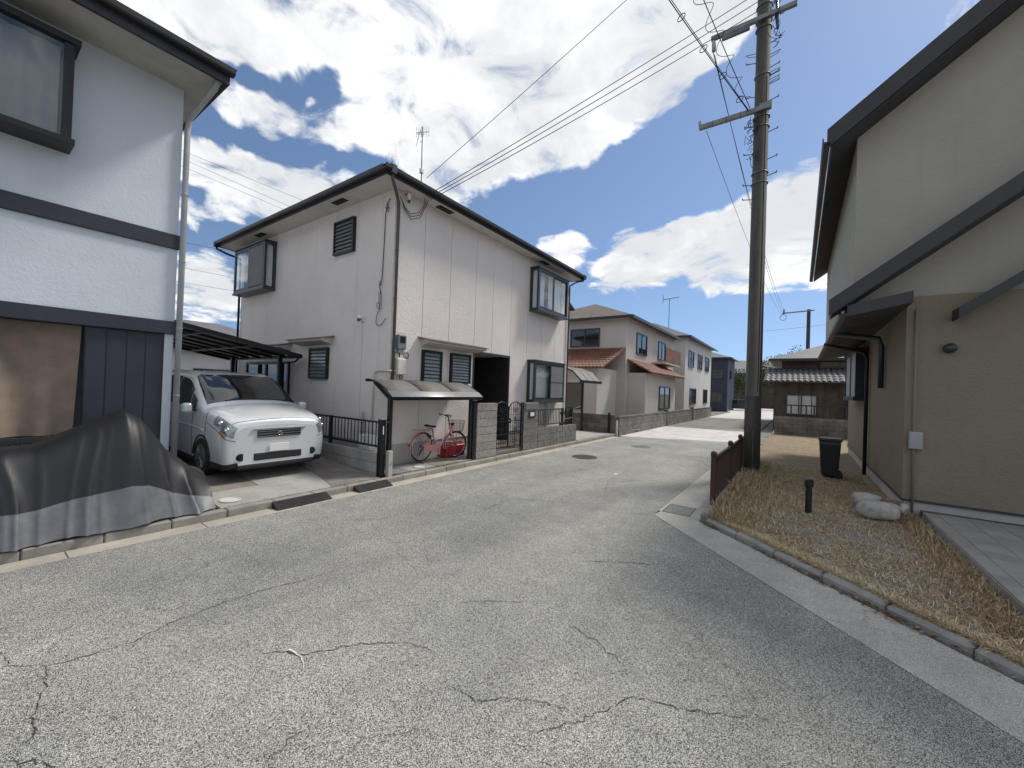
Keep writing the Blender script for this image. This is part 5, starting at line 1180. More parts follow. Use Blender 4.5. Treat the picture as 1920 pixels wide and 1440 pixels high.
# ------------------------------------------------------------------ left neighbour house
LX = -8.0
lh = thing('neighbour_house', 'grey-white two-storey house with dark bands and black bay window at the left edge', 'house', (-11.5, -2, 0))
MB().box(-15, LX, -8, 2.08, 2.72, 6.42).build('upper_wall', W_LEFT, lh)
MB().box(-15, LX - .6, -8, 2.08, 0, 2.72).build('lower_wall', W_LEFT, lh)
MB().box(LX - .6, LX, 1.97, 2.08, .1, 2.72).build('corner_column', W_LEFT, lh, bevel=.01)
MB().box(LX - .02, LX + .04, -8, 2.10, 3.88, 4.10).build('band', NAVY, lh, bevel=.008)
MB().box(LX - .02, LX + .05, -8, 2.10, 2.55, 2.75).build('band', NAVY, lh, bevel=.008)
MB().box(LX - .08, LX - .02, 1.12, 1.965, .12, 2.55).build('navy_panel', NAVY, lh)
for k in range(4): MB().box(LX - .0199, LX - .012, 1.13 + .21*k, 1.325 + .21*k, .14, 2.54).build('panel_board', NAVY, lh, bevel=.003)
g = MB(); g.grid(lambda u, v: (LX - .16 + .05*math.sin(u*26 + .8*math.sin(u*9)) + .03*math.sin(u*57)*(1 - v), -2.6 + 3.70*u + .05*(1-v)*math.sin(u*11), 1.05 + 1.5*v), 110, 10).build('curtain', CURTAIN_B, lh, smooth=True)
bl = MB(); bl.box(LX - .05, LX, -8, 1.11, .98, 1.05); bl.box(LX - .05, LX, -8, 1.11, .20, .26)
blo = bl.build('balustrade_rail', METAL2, lh)
bmm = boxmesh('balustrade_slat', .02, .07, .72, M('brown_slat', (0.13, 0.11, 0.095), 0.6, var=.2))
for k in range(26): piece('balustrade_slat', bmm, (LX - .025, 1.05 - .10*k, .62), lh)
# bay
bz0, bz1 = 4.80, 6.16
f = MB(); D_ = .36
for (ya, yb) in ((.78, .87), (-.15, -.07), (-1.2, -1.11)): f.box(LX + D_ - .06, LX + D_, ya, yb, bz0 + .08, bz1 - .08)
f.box(LX, LX + .06, .78, .87, bz0 + .08, bz1 - .08); f.box(LX, LX + D_ + .02, -1.25, .90, bz0, bz0 + .08); f.box(LX, LX + D_ + .03, -1.27, .92, bz1 - .08, bz1)
lbw = f.build('bay_window', METAL, lh, bevel=.006)
MB().box(LX + D_ - .03, LX + D_ - .025, -1.11, .78, bz0 + .08, bz1 - .08).build('pane', GLASS, lbw)
MB().box(LX + .06, LX + D_ - .06, .825, .83, bz0 + .08, bz1 - .08).build('pane', GLASS, lbw)
MB().grid(lambda u, v: (LX + .18 + .015*math.sin(u*70), -1.08 + 1.84*u, bz0 + .09 + v*(bz1 - bz0 - .18)), 90, 3).build('curtain', M('grey_curtain', (0.2, 0.215, 0.225), .9), lbw, smooth=True)
MB().box(LX + .001, LX + .01, -1.1, .77, bz0 + .09, bz1 - .09).build('dark_room', DARKIN, lbw)
# eaves and roof
MB().box(-16, -7.22, -8.6, 2.36, 6.40, 6.43).build('soffit', M('grey_soffit', (0.42, 0.41, 0.38), 0.8), lh)
MB().box(-7.22, -7.17, -8.6, 2.41, 6.36, 6.62).build('fascia', FASCIA, lh); MB().box(-16, -7.22, 2.36, 2.41, 6.36, 6.62).build('fascia', FASCIA, lh)
MB().prism([(-7.17 + a, 6.48 + b) for a, b in gp], 'y', -8.6, 2.45).build('gutter', FASCIA, lh)
MB().add([(-7.10, -8.7, 6.60), (-7.10, 2.48, 6.60), (-16, 2.48, 6.60), (-16, -8.7, 6.60), (-11.5, -1.5, 9.0), (-11.5, -4.5, 9.0)], [(0,1,4,5), (1,2,4), (2,3,5,4), (3,0,5), (3,2,1,0)]).build('roof', ROOFT, lh)
downpipe([(-7.22, 2.30, 6.44), (-7.35, 2.28, 6.30), (LX + .02, 2.16, 6.0), (LX + .05, 2.13, 5.75), (LX + .05, 2.13, .15)], M('white_grey_pipe', (0.33, 0.34, 0.36), .5), .04, lh)
mcv = thing('motorcycle_cover', 'black fabric cover draped over a parked motorcycle before the left house', 'covered motorcycle', (-7.05, 1.0, .12))
def cov(u, v):
    y = -.75 + 2.95*u
    ks = [(-.75, .40), (-.4, .78), (.1, .90), (.6, .93), (1.0, 1.14), (1.33, 1.32), (1.5, 1.2), (1.75, .80), (2.0, .56), (2.21, .34)]
    h = ks[-1][1]
    for (a, b), (c, d) in zip(ks[:-1], ks[1:]):
        if a <= y <= c + 1e-6: h = b + (d - b)*(y - a)/(c - a)
    wd = .34 + .10*math.sin(math.pi*min(1, max(0, u))) + .08*math.exp(-((y - 1.33)/.2)**2)
    a = math.pi*v; sx = math.cos(a); sx = math.copysign(abs(sx)**.55, sx); zz = math.sin(a)**.6
    low = 1 - zz; q = Vector((y*1.3, v*1.2, 1.7))
    yy_ = y + .10*mnoise.noise(Vector((y*1.5, v*3.0, 4.0))) + .12*low*mnoise.noise(Vector((y*.8, 7.0, 2.0)))
    f1 = 1 - abs(math.sin(yy_*5.3 + .9*math.sin(yy_*2.1))); f2 = 1 - abs(math.sin(yy_*12.1 + 1.7))
    fold = (.055*f1**3 + .022*f2**3)*(.15 + low) + .015*mnoise.noise(q*2.0)
    flare = .26*low**1.6*math.copysign(1, sx)
    x = -7.02 + sx*(wd + fold*1.6) + flare
    return (x, y, max(.125, .13 + h*zz + fold*.5*zz + .012*low*math.sin(y*9)))
MB().grid(lambda u, v: cov(u, .055 + .89*v), 150, 80).build('cover', TARP, mcv, smooth=True)
SILVER = M('silver_grey_sheet', (0.13, 0.135, 0.148), .5, .1, var=.2, vs=6, bump=.3, bs=20, bd=.01)
for (v0, v1) in ((0.0, .055), (.945, 1.0)): MB().grid(lambda u, v: cov(u, v0 + (v1 - v0)*v), 150, 10).build('skirt', SILVER, mcv, smooth=True)
hm = MB()
for (y_, v_) in ((.3, .14), (1.1, .15), (1.7, .14)): p_ = Vector(cov((y_ + .75)/2.95, v_)); hm.tube([p_, p_ + Vector((.03, .0, -.10)), p_ + Vector((.02, .03, -.22))], .006, 6)
hm.build('tie_cord', CABLE, mcv)
for yy in (2.02, -.25): MB().ring((-7.05, yy, .12 + .26), (1, 0, 0), .20, .06, 28, 10).build('wheel', RUBBER, mcv, smooth=True)

# ------------------------------------------------------------------ silver-white van
van = thing('parked_van', 'silver-white compact minivan parked nose-out in the driveway', 'van', (-7.42, 3.45, .225), rot=(0, R(1.1), 0))
ST_ = [0.0, .05, .28, .72, .98, 1.50, 1.98, 2.55, 3.60, 4.10, 4.26]
CP = [[(.62,.24),(.67,.42),(.67,.66),(.60,.84),(.32,.885),(0,.90)],
      [(.78,.20),(.82,.43),(.81,.72),(.72,.93),(.39,.985),(0,1.0)],
      [(.83,.19),(.86,.48),(.85,.84),(.77,1.02),(.41,1.075),(0,1.09)],
      [(.84,.19),(.86,.50),(.86,.93),(.79,1.10),(.42,1.165),(0,1.18)],
      [(.84,.19),(.865,.52),(.86,.97),(.80,1.14),(.45,1.22),(0,1.24)],
      [(.84,.19),(.865,.52),(.86,1.02),(.755,1.42),(.45,1.50),(0,1.52)],
      [(.84,.19),(.865,.52),(.86,1.03),(.70,1.64),(.40,1.70),(0,1.715)],
      [(.84,.19),(.865,.52),(.86,1.03),(.69,1.69),(.40,1.745),(0,1.755)],
      [(.84,.19),(.865,.52),(.86,1.03),(.69,1.68),(.40,1.735),(0,1.745)],
      [(.82,.22),(.85,.52),(.84,1.03),(.66,1.62),(.38,1.67),(0,1.68)],
      [(.74,.30),(.78,.52),(.77,1.00),(.58,1.52),(.30,1.56),(0,1.57)]]
def cr1(p0, p1, p2, p3, t):
    return .5*((2*p1) + (-p0 + p2)*t + (2*p0 - 5*p1 + 4*p2 - p3)*t*t + (-p0 + 3*p1 - 3*p2 + p3)*t**3)
CPN = [[Vector((s, y, z)) for y, z in row] for s, row in zip(ST_, CP)]
def vsurf(u, v):
    """u: station index 0..10, v: ring index 0..5"""
    i = min(int(u), 9); tu = u - i; j = min(int(v), 4); tv = v - j; rows = []
    for a in (-1, 0, 1, 2):
        r = CPN[max(0, min(10, i + a))]; c = [r[max(0, min(5, j + b))] for b in (-1, 0, 1, 2)]
        if j + 2 > 5: q = r[4]; c[3] = Vector((q.x, -q.y, q.z))
        rows.append(cr1(*c, tv))
    p = cr1(*rows, tu); return Vector((-p.x, p.y, p.z))      # nose towards local -x after the 180 degree turn
def vs(u, v, side, off=0.0):
    p = vsurf(u, v)
    if off:
        e = .02; du = vsurf(min(10, u + e), v) - vsurf(max(0, u - e), v); dv = vsurf(u, min(5, v + e)) - vsurf(u, max(0, v - e)); n = du.cross(dv)
        if n.length > 1e-9:
            n.normalize()
            if n.dot(p - Vector((-2.1, 0, .9))) < 0: n = -n
            p = p + n*off
    return (-p.x if False else p.x, p.y*side, p.z)
def vpatch(name, u0, u1, v0, v1, mat, off, nu=16, nv=10, sides=(1, -1), parent=None, solid=0):
    out = []
    for s in sides:
        mb = MB().grid(lambda a, b: vs(u0 + (u1 - u0)*a, v0 + (v1 - v0)*b, s, off), nu, nv); out.append(mb.build(name, mat, parent or van, smooth=True, solid=solid))
    return out
mb = MB()
for s in (1, -1): mb.grid(lambda a, b: vs(10*a, 5*b, s), 60, 30)
n0 = len(mb.v)
ring0 = [vs(0, 5*k/20, 1) for k in range(21)] + [vs(0, 5*k/20, -1) for k in range(19, -1, -1)]
mb.add(ring0, [tuple(range(len(ring0)))]); ringb = [vs(10, 5*k/20, 1) for k in range(21)] + [vs(10, 5*k/20, -1) for k in range(19, -1, -1)]; mb.add(ringb, [tuple(range(len(ringb)))])
mb.build('body', VAN, van, smooth=True)
# glazing: the windscreen is one sheet across both halves
ws = MB(); ws.grid(lambda a, b: vs(4.10 + 1.78*a, 3.18 + 1.82*(1 - abs(2*b - 1)), 1 if b < .5 else -1, .007), 18, 24); ws.build('windscreen', GLASS_D, van, smooth=True)
vpatch('side_window', 5.15, 6.7, 2.14, 2.86, GLASS_D, .006); vpatch('side_window', 6.8, 7.75, 2.14, 2.88, GLASS_D, .006); vpatch('side_window', 7.85, 8.7, 2.16, 2.86, GLASS_D, .006)
vpatch('quarter_window', 4.55, 5.05, 2.16, 2.74, GLASS_D, .006)
vpatch('headlamp', .35, 2.3, 2.10, 2.94, HEADL, .006); vpatch('indicator', 1.0, 1.7, 1.92, 2.06, M('amber', (0.5, 0.2, 0.03), .2), .005)
gl_ = MB(); gl_.grid(lambda a, b: (.012 + .0*a, (2*a - 1)*.36, .69 + .12*b), 12, 3); gl_.build('grille', METAL, van, solid=.012)
for k in range(3): MB().bar((.022, -.36, .71 + .04*k), (.022, .36, .71 + .04*k), .008, .010).build('grille_bar', CHROME, van)
MB().ring((.028, 0, .75), (1, 0, 0), .035, .006, 20, 6).build('badge', CHROME, van, smooth=True)
for s in (-1, 1):
    for (u_, v_, r_) in ((.95, 2.45, .055), (1.75, 2.52, .045)):
        p_ = Vector(vs(u_, v_, s, .004)); MB().tube([p_ + Vector((-.02, 0, 0)), p_ + Vector((.012, 0, 0))], [r_, r_*.8], 18).build('lamp_reflector', CHROME, van, smooth=True)
    m = MB(); m.tube([vs(.02 + 2.9*k/16, 1.95 - .05*math.sin(k*.2), s, .001) for k in range(17)], .0045, 4); m.tube([vs(3.0, .45 + 2.4*k/10, s, .001) for k in range(11)], .0045, 4); m.build('bumper_gap', RUBBER, van)
    m = MB(); m.tube([vs(3.3 + 6.2*k/20, 1.55, s, .004) for k in range(21)], .012, 6); m.build('side_moulding', VAN, van, smooth=True)
MB().box(.004, .030, -.44, .44, .815, .845).build('grille_trim', CHROME, van, bevel=.01)
MB().box(-.10, .008, -.64, .64, .165, .262).build('front_lip', RUBBER, van, bevel=.03)
li = MB(); li.box(-.03, .014, -.40, .40, .30, .43); li.build('lower_intake', RUBBER, van, bevel=.03)
MB().box(.014, .026, -.165, .165, .44, .575).build('number_plate', WHITE, van, bevel=.006)
for s in (-1, 1):
    MB().tube([(-.03, s*.60, .38), (.012, s*.58, .38)], [.07, .06], 16).build('fog_lamp', METAL, van)
    m = MB(); m.tube([(-1.22, s*.84, 1.06), (-1.20, s*.95, 1.10)], .02, 8); m.build('mirror_arm', RUBBER, van); m = MB(); m.box(-1.29, -1.15, s*.92, s*1.07, 1.03, 1.20); m.build('mirror', VAN, van, bevel=.05, segs=4)
    for sx in (.86, 3.42):
        wl_ = MB().tube([(-sx, s*.70, .31), (-sx, s*.872, .31)], .315, 32).build('wheel', RUBBER, van, smooth=False)
        MB().tube([(-sx, s*.86, .31), (-sx, s*.878, .31)], .21, 24).build('rim', STEEL, wl_)
        for k in range(5): a = 2*math.pi*k/5; MB().bar((-sx + .04*math.cos(a), s*.882, .31 + .04*math.sin(a)), (-sx + .19*math.cos(a), s*.882, .31 + .19*math.sin(a)), .05, .012, up=(0, 1, 0)).build('spoke', CHROME, wl_)
        m = MB(); pa = [(-sx + .36*math.cos(a), s*.868, .31 + .36*math.sin(a)) for a in [math.pi*k/16 for k in range(17)]]; m.tube(pa, .018, 6); m.build('wheel_arch', RUBBER, van, smooth=True)
    m = MB(); m.tube([vs(4.7 + .0*k, .4 + 1.7*k/8, s, .002) for k in range(9)], .004, 4); m.tube([vs(6.75, .4 + 2.4*k/10, s, .002) for k in range(11)], .004, 4); m.build('door_gap', RUBBER, van)
    m = MB(); m.box(-2.25, -2.10, s*.862, s*.885, .93, .965); m.build('door_handle', VAN, van, bevel=.008)
m = MB(); m.tube([vs(4.12, 3.4 + 1.6*k/8, 1, .014) for k in range(9)], .008, 5); m.build('wiper', RUBBER, van); m = MB(); m.tube([vs(4.12, 3.9 + 1.1*k/8, -1, .014) for k in range(9)], .008, 5); m.build('wiper', RUBBER, van)
m = MB(); m.tube([vs(.95 + 0*k, 2.9 + 2.1*k/12, 1, .002) for k in range(13)] , .004, 4); m.tube([vs(.95, 2.9 + 2.1*k/12, -1, .002) for k in range(13)], .004, 4); m.build('bonnet_gap', RUBBER, van)
MB().box(-4.1, -.12, -.80, .80, .17, .24).build('underbody', RUBBER, van)
vpatch('bumper_lip', .0, 3.2, .0, .42, RUBBER, .006)
vpatch('sill_trim', 3.9, 9.6, .0, .30, RUBBER, .006)

# ------------------------------------------------------------------ carport behind the van
cp_ = thing('carport', 'dark carport with a tilted ribbed roof behind the van', 'carport', (-12, 4, .27))
def cz(y): return 2.52 + (5.35 - y)*.185
MB().bar((-10.5, 5.35, cz(5.35)), (-10.5, 2.2, cz(2.2)), .07, .10).build('front_rafter', METAL, cp_); MB().bar((-15, 5.35, cz(5.35)), (-15, 2.2, cz(2.2)), .07, .10).build('front_rafter', METAL, cp_)
for k in range(1, 6): MB().bar((-10.5 - .75*k, 5.35, cz(5.35)), (-10.5 - .75*k, 2.2, cz(2.2)), .04, .06).build('rafter', METAL, cp_)
for yy in (5.33, 4.3, 3.25, 2.22): MB().box(-15, -10.45, yy - .03, yy + .03, cz(yy) - .05, cz(yy) + .03).build('purlin', METAL, cp_)
for k in range(6): MB().add([(-10.5 - .75*k, 5.33, cz(5.33) + .055), (-11.23 - .75*k, 5.33, cz(5.33) + .055), (-11.23 - .75*k, 2.22, cz(2.22) + .055), (-10.5 - .75*k, 2.22, cz(2.22) + .055)], [(0, 1, 2, 3)]).build('roof_panel', SMOKE, cp_, solid=.005)
for xx in (-11.2, -14.2): MB().box(xx - .05, xx + .05, 5.10, 5.20, .2, cz(5.15)).build('post', METAL, cp_, bevel=.006)
MB().tube([(-10.55, 5.33, 2.50), (-10.6, 5.25, 2.38), (-11.1, 5.2, 2.34), (-11.12, 5.22, .3)], .025, 8).build('drain', METAL, cp_, smooth=True)

# ------------------------------------------------------------------ right neighbour house
rh = thing('gabled_house', 'beige two-storey house with dark sloping eaves at the right edge', 'house', (5, 13, 0))
MB().box(1.41, 9.5, 9.05, 18, .32, 3.6).build('lower_wall', W_RIGHT, rh)
MB().box(1.43, 9.5, 9.07, 18, 0, .32).build('foundation', C_FOUND, rh)
MB().box(1.395, 9.5, 9.035, 18, .30, .335).build('drip_edge', METAL2, rh)
MB().prism([(.74, 3.42), (9.5, 3.42), (9.5, 6.62), (5.1, 9.75), (.74, 6.46)], 'y', 9.10, 18).build('upper_wall', W_RIGHT_UP, rh)
def rake(x0, z0, x1, z1, th, ya, yb, name, mat): return MB().prism([(x0, z0), (x1, z1), (x1, z1 + th), (x0, z0 + th)], 'y', ya, yb).build(name, mat, rh)
SR = .75
rake(.36, 6.16, 5.1, 6.16 + SR*4.74, .24, 8.60, 18.4, 'roof_slope', ROOFT); rake(5.1, 6.16 + SR*4.74, 10.2, 6.16 + SR*4.74 - .72*5.1, .24, 8.60, 18.4, 'roof_slope', ROOFT)
MB().prism([(.30, 6.14), (5.1, 6.14 + SR*4.80), (5.1, 6.46 + SR*4.80), (.30, 6.46)], 'y', 8.55, 8.60).build('bargeboard', FASCIA, rh)
MB().prism([(.34 - a, 6.20 + b) for a, b in gp], 'y', 8.5, 18.5).build('gutter', FASCIA, rh)
# skirt roof between the floors
rake(.42, 3.30, 4.6, 3.30 + .76*4.18, .20, 8.52, 9.09, 'skirt_roof', ROOFT); MB().prism([(.38, 3.28), (4.6, 3.28 + .76*4.22), (4.6, 3.54 + .76*4.22), (.38, 3.54)], 'y', 8.47, 8.52).build('skirt_bargeboard', FASCIA, rh)
MB().prism([(.62, 3.26), (.62, 3.44), (1.40, 3.60), (1.40, 3.42)], 'y', 8.53, 18.2).build('skirt_roof', ROOFT, rh)
MB().prism([(.62 - a*.8, 3.28 + b*.8) for a, b in gp], 'y', 8.5, 18.3).build('skirt_gutter', FASCIA, rh)
rake(1.92, 3.16, 4.6, 3.16 + .76*2.68, .17, 8.70, 9.04, 'entrance_roof', FASCIA)
downpipe([(.50, 12.95, 3.28), (.80, 12.95, 3.2), (1.28, 12.95, 3.05), (1.34, 12.95, 2.9), (1.34, 12.95, .1)], METAL, .04, rh)
downpipe([(.60, 10.9, 3.28), (1.30, 10.9, 3.15), (1.34, 10.9, 3.0), (1.34, 10.9, 2.15)], METAL2, .05, rh)
f = MB(); f.box(1.16, 1.408, 13.3, 13.38, 1.98, 3.12); f.box(1.16, 1.408, 15.9, 15.98, 1.98, 3.12); f.box(1.12, 1.408, 13.25, 16.03, 3.12, 3.22); f.box(1.12, 1.408, 13.25, 16.03, 1.88, 1.98); f.box(1.16, 1.22, 14.55, 14.63, 1.98, 3.12)
rbw = f.build('bay_window', METAL, rh, bevel=.006)
for ya, yb in ((13.38, 14.55), (14.63, 15.9)): MB().box(1.18, 1.20, ya, yb, 1.98, 3.12).build('pane', M('shutter_grey', (0.34, 0.36, 0.38), .4), rbw)
MB().box(1.23, 1.40, 13.33, 13.34, 2.02, 3.08).build('side_pane', GLASS_D, rbw)
for (xx, zz) in ((3.1, 2.6), (1.9, 2.75)):
    MB().tube([(xx, 9.05, zz), (xx, 8.97, zz)], .075, 18).build('vent_cap', METAL2, rh, smooth=True)
MB().tube([(1.52, 9.01, 3.4), (1.52, 9.01, .1)], .018, 8).build('conduit', W_RIGHT, rh, smooth=True)
MB().box(1.46, 1.62, 8.96, 9.05, 1.15, 1.42).build('socket_box', GREYPL, rh, bevel=.012)
# tiled terrace in front
te = MB().box(1.62, 9.5, 4.65, 9.04, 0, .185).build('terrace', MORTAR); te['kind'] = 'structure'
TILE = M('terrace_tile', (0.30, 0.29, 0.275), 0.45, var=0.12, vs=5, rnd=0.12, bump=.15, bs=80)
tmm = boxmesh('tile', .292, .292, .02, TILE, .003); tme = boxmesh('edge_tile', .292, .145, .02, TILE, .003); tmf = boxmesh('edge_tile', .014, .292, .17, TILE, .003); ted = boxmesh('edge_tile', .145, .292, .02, TILE, .003)
for j in range(14):
    piece('edge_tile', ted, (1.687, 4.81 + .298*j, .191), te); piece('edge_tile', tmf, (1.615, 4.81 + .298*j, .098), te)
    for i in range(8): piece('tile', tmm, (1.912 + .298*i, 4.81 + .298*j, .191), te)
# clutter at the side of the right house
bn = thing('black_bin', 'black lidded dustbin standing beside the right house wall', 'bin', (.62, 12.1, .1))
MB().prism([(.48, .12), (.78, .12), (.83, .92), (.43, .92)], 'y', 11.9, 12.3).build('body', RUBBER, bn, bevel=.02); MB().box(.41, .85, 11.86, 12.34, .92, .985).build('lid', METAL2, bn, bevel=.02); MB().tube([(.44, 11.95, .98), (.42, 11.95, 1.03), (.42, 12.25, 1.03), (.44, 12.25, .98)], .012, 8).build('handle', METAL2, bn, smooth=True)
for yy in (11.94, 12.26): MB().tube([(.80, yy - .03, .16), (.80, yy + .03, .16)], .07, 16).build('wheel', RUBBER, bn)
MB().box(.44, .82, 11.895, 11.90, .84, .90).build('rim_band', METAL2, bn)
bl2 = thing('garden_light', 'short black bollard light in the dry grass before the right house', 'garden light', (.17, 8.0, .09))
MB().tube([(.17, 8, .06), (.17, 8, .50)], .045, 14).build('post', METAL, bl2); MB().tube([(.17, 8, .50), (.17, 8, .60), (.17, 8, .62)], [.06, .06, .03], 14).build('head', METAL, bl2, smooth=False)
def sack(loc, rz, sx, label, mat):
    t = thing('sandbag', label, 'sack', loc, group='sacks by the right house corner', rot=(0, 0, rz))
    def fn(u, v):
        a = 2*math.pi*u; b = math.pi*(v - .5); k = math.cos(b); k = math.copysign(abs(k)**.6, k); sb = math.copysign(abs(math.sin(b))**.8, math.sin(b))
        r_ = 1 + .07*math.sin(3*a + 2*b) + .05*math.sin(7*a + 1)
        return (sx*k*math.cos(a)*r_, .17*k*math.sin(a)*r_, .13 + .13*sb)
    MB().grid(fn, 36, 18).build('bag', mat, t, smooth=True); MB().tube([(sx*.97, 0, .14), (sx*1.16, .02, .17), (sx*1.3, .05, .22)], [.05, .03, .06], 10).build('tied_neck', mat, t, smooth=True)
SACK = M('white_woven_sack', (0.36, 0.345, 0.315), .9, var=.25, vs=8, bump=.4, bs=25, bd=.02)
sack((1.05, 8.35, .09), R(25), .28, 'white sandbag at the corner of the right house, nearest the kerb', SACK); sack((.98, 8.95, .09), R(-50), .25, 'white sandbag lying behind the nearest one', SACK)
pt = thing('plant_pot', 'brown terracotta pot between the white sandbags', 'pot', (1.24, 8.66, .09)); MB().tube([(1.24, 8.66, .09), (1.24, 8.66, .30), (1.24, 8.66, .301), (1.24, 8.66, .33)], [.09, .125, .14, .14], 20).build('pot', ROOF_RED, pt)

# ------------------------------------------------------------------ walls and houses down the street
sw_ = thing('block_wall', 'dark old block wall facing the side driveway', 'wall', (-8, 16.65, .1)); blockwall(sw_, -11.0, -6.34, 16.62, 16.74, .10, 4, B_OLD, along='x')
fw = thing('block_wall', 'long weathered block wall along the far left side of the street', 'wall', (-6.3, 28, 0)); MB().box(-6.34, -6.20, 16.78, 39, 0, .78).build('courses', B_FAR, fw); MB().box(-6.36, -6.18, 16.78, 39, .78, .83).build('coping', B_OLD, fw)
for yy in (24.5, 31.5): MB().box(-6.38, -6.16, yy - .15, yy + .15, 0, .95).build('pier', B_OLD, fw, bevel=.01)
GATEM = thing('metal_gate', 'black metal gate leaf before the dark side wall', 'gate', (-6.6, 16.55, .1))
f = MB(); f.box(-8.5, -8.42, 16.50, 16.58, .1, .98); f.box(-6.62, -6.54, 16.50, 16.58, .1, .98); f.build('post', METAL, GATEM)
def window(parent, wall, c, a0, a1, z0, z1, out=1, glass=GLASS_D, fm=METAL2):
    def bx(mb, aa, ab, d0, d1, za, zb):
        if wall == 'x': mb.box(c + out*d0, c + out*d1, aa, ab, za, zb)
        else: mb.box(aa, ab, c + out*d0, c + out*d1, za, zb)
    f = MB(); t = .07
    bx(f, a0, a1, 0, .07, z1 - t, z1); bx(f, a0, a1, 0, .09, z0, z0 + t); bx(f, a0, a0 + t, 0, .065, z0 + t, z1 - t); bx(f, a1 - t, a1, 0, .065, z0 + t, z1 - t); m = (a0 + a1)/2; bx(f, m - .03, m + .03, 0, .05, z0 + t, z1 - t)
    o = f.build('window', fm, parent); g = MB(); bx(g, a0 + t, a1 - t, .01, .02, z0 + t, z1 - t); g.build('pane', glass, o); return o
def hip(parent, x0, x1, y0, y1, z, h, mat, over=.5, name='roof'):
    x0 -= over; x1 += over; y0 -= over; y1 += over; cx, cy = (x0+x1)/2, (y0+y1)/2; L = max(0, (y1-y0) - (x1-x0))/2 if (y1-y0) > (x1-x0) else 0; W = max(0, (x1-x0) - (y1-y0))/2
    r = MB().add([(x0,y0,z),(x1,y0,z),(x1,y1,z),(x0,y1,z),(cx-W,cy-L,z+h),(cx+W,cy+L,z+h)], [(0,1,5,4) if W else (0,1,4), (1,2,5) if W else (1,2,5,4), (2,3,4,5) if W else (2,3,5), (3,0,4) if W else (3,0,4,5), (3,2,1,0)]).build(name, mat, parent)
    e = MB(); e.box(x0, x1, y0 - .03, y0, z - .14, z + .02); e.box(x1, x1 + .03, y0, y1, z - .14, z + .02); e.build('eave_gutter', FASCIA, r)
    return r
h2 = thing('cream_house', 'cream house with grey-brown roof and terracotta lower roof beyond the main house', 'house', (-11, 27, 0))
MB().box(-15, -8.0, 22.3, 33, 0, 6.15).build('wall', W_FAR, h2); hip(h2, -15, -8.0, 22.3, 33, 6.15, 1.7, M('brown_grey_roof', (0.13, 0.105, 0.09), .8, var=.25))
MB().box(-12.6, -8.5, 19.6, 22.3, 0, 3.1).build('front_room', W_FAR, h2); MB().box(-8.0, -7.0, 22.8, 29.5, 0, 3.0).build('front_room', W_FAR, h2)
def tiled(parent, quad, nu, nv, mat, th=.03):
    """rows of roof tiles laid as single ribbed pieces over a sloping quad: eave a-b, ridge d-c"""
    a, b, c, d = [Vector(q) for q in quad]; base = MB().add([a, b, c, d], [(0, 1, 2, 3)]).build('lower_roof', mat, parent, solid=.05); n = (b - a).cross(d - a).normalized()
    if n.z < 0: n = -n
    for j in range(nv):
        mb = MB()
        for i in range(nu):
            t0, t1 = (i + .06)/nu, (i + .94)/nu; s0, s1 = j/nv, (j + 1.08)/nv
            p = [a.lerp(b, t0).lerp(d.lerp(c, t0), s0) + n*.07, a.lerp(b, t1).lerp(d.lerp(c, t1), s0) + n*.07, a.lerp(b, t1).lerp(d.lerp(c, t1), min(1, s1)) + n*.03, a.lerp(b, t0).lerp(d.lerp(c, t0), min(1, s1)) + n*.03]; m_ = (p[0] + p[1])/2 + n*.05; m2 = (p[2] + p[3])/2 + n*.05
            mb.add([p[0], m_, m2, p[3], p[1], p[2]], [(0, 1, 2, 3), (1, 4, 5, 2), (0, 1, 4)])
        o = mb.build('tile_row', mat, base)
    return base
tiled(h2, [(-13.1, 19.0, 3.05), (-8.0, 19.0, 3.05), (-8.0, 22.3, 4.35), (-13.1, 22.3, 4.35)], 26, 9, ROOF_RED)
tiled(h2, [(-6.5, 30.0, 2.95), (-6.5, 22.5, 2.95), (-8.0, 22.5, 3.75), (-8.0, 30.0, 3.75)], 28, 5, ROOF_RED)
window(h2, 'x', -8.0, 24.0, 26.0, 4.2, 5.5); window(h2, 'x', -8.0, 28.6, 30.4, 4.2, 5.5); window(h2, 'x', -7.0, 25.5, 28.0, .9, 2.3); window(h2, 'y', 22.3, -11.5, -9.6, 4.5, 5.6, -1); window(h2, 'y', 19.6, -11.4, -9.3, .9, 2.3, -1)
MB().box(-8.0, -7.1, 27.2, 31.2, 3.82, 3.95).build('balcony', W_FAR, h2); MB().box(-7.14, -7.08, 27.2, 31.2, 3.95, 4.9).build('balcony_front', ROOF_RED, h2)
h3 = thing('white_house', 'pale two-storey house farther down the left side of the street', 'house', (-11, 41, 0))
MB().box(-15, -7.6, 35, 47, 0, 6.6).build('wall', W_FAR2, h3); hip(h3, -15, -7.6, 35, 47, 6.6, 1.9, ROOF_GREY)
for (a, b, c, d) in ((36.2, 38.2, 4.2, 5.6), (40, 42, 4.2, 5.6), (37, 39.5, 1.0, 2.4), (43, 45, 1.0, 2.4), (43.5, 45.5, 4.2, 5.6)): window(h3, 'x', -7.6, a, b, c, d)
window(h3, 'y', 35, -11.5, -9, 4.2, 5.5, -1)
h4 = thing('dark_house', 'dark roofed house closing the far end of the street', 'house', (-8, 82, 0)); MB().box(-16, 1, 80, 90, 0, 5.8).build('wall', W_BROWN, h4); hip(h4, -16, 1, 80, 90, 5.8, 2.6, ROOF_GREY, .8)
for xx in (-12, -8, -4): window(h4, 'y', 80, xx, xx + 2.2, 3.6, 5.0, -1)
bt_ = thing('blue_house', 'narrow dark blue walled house beside the pale house far down the street', 'house', (-8, 55, 0))
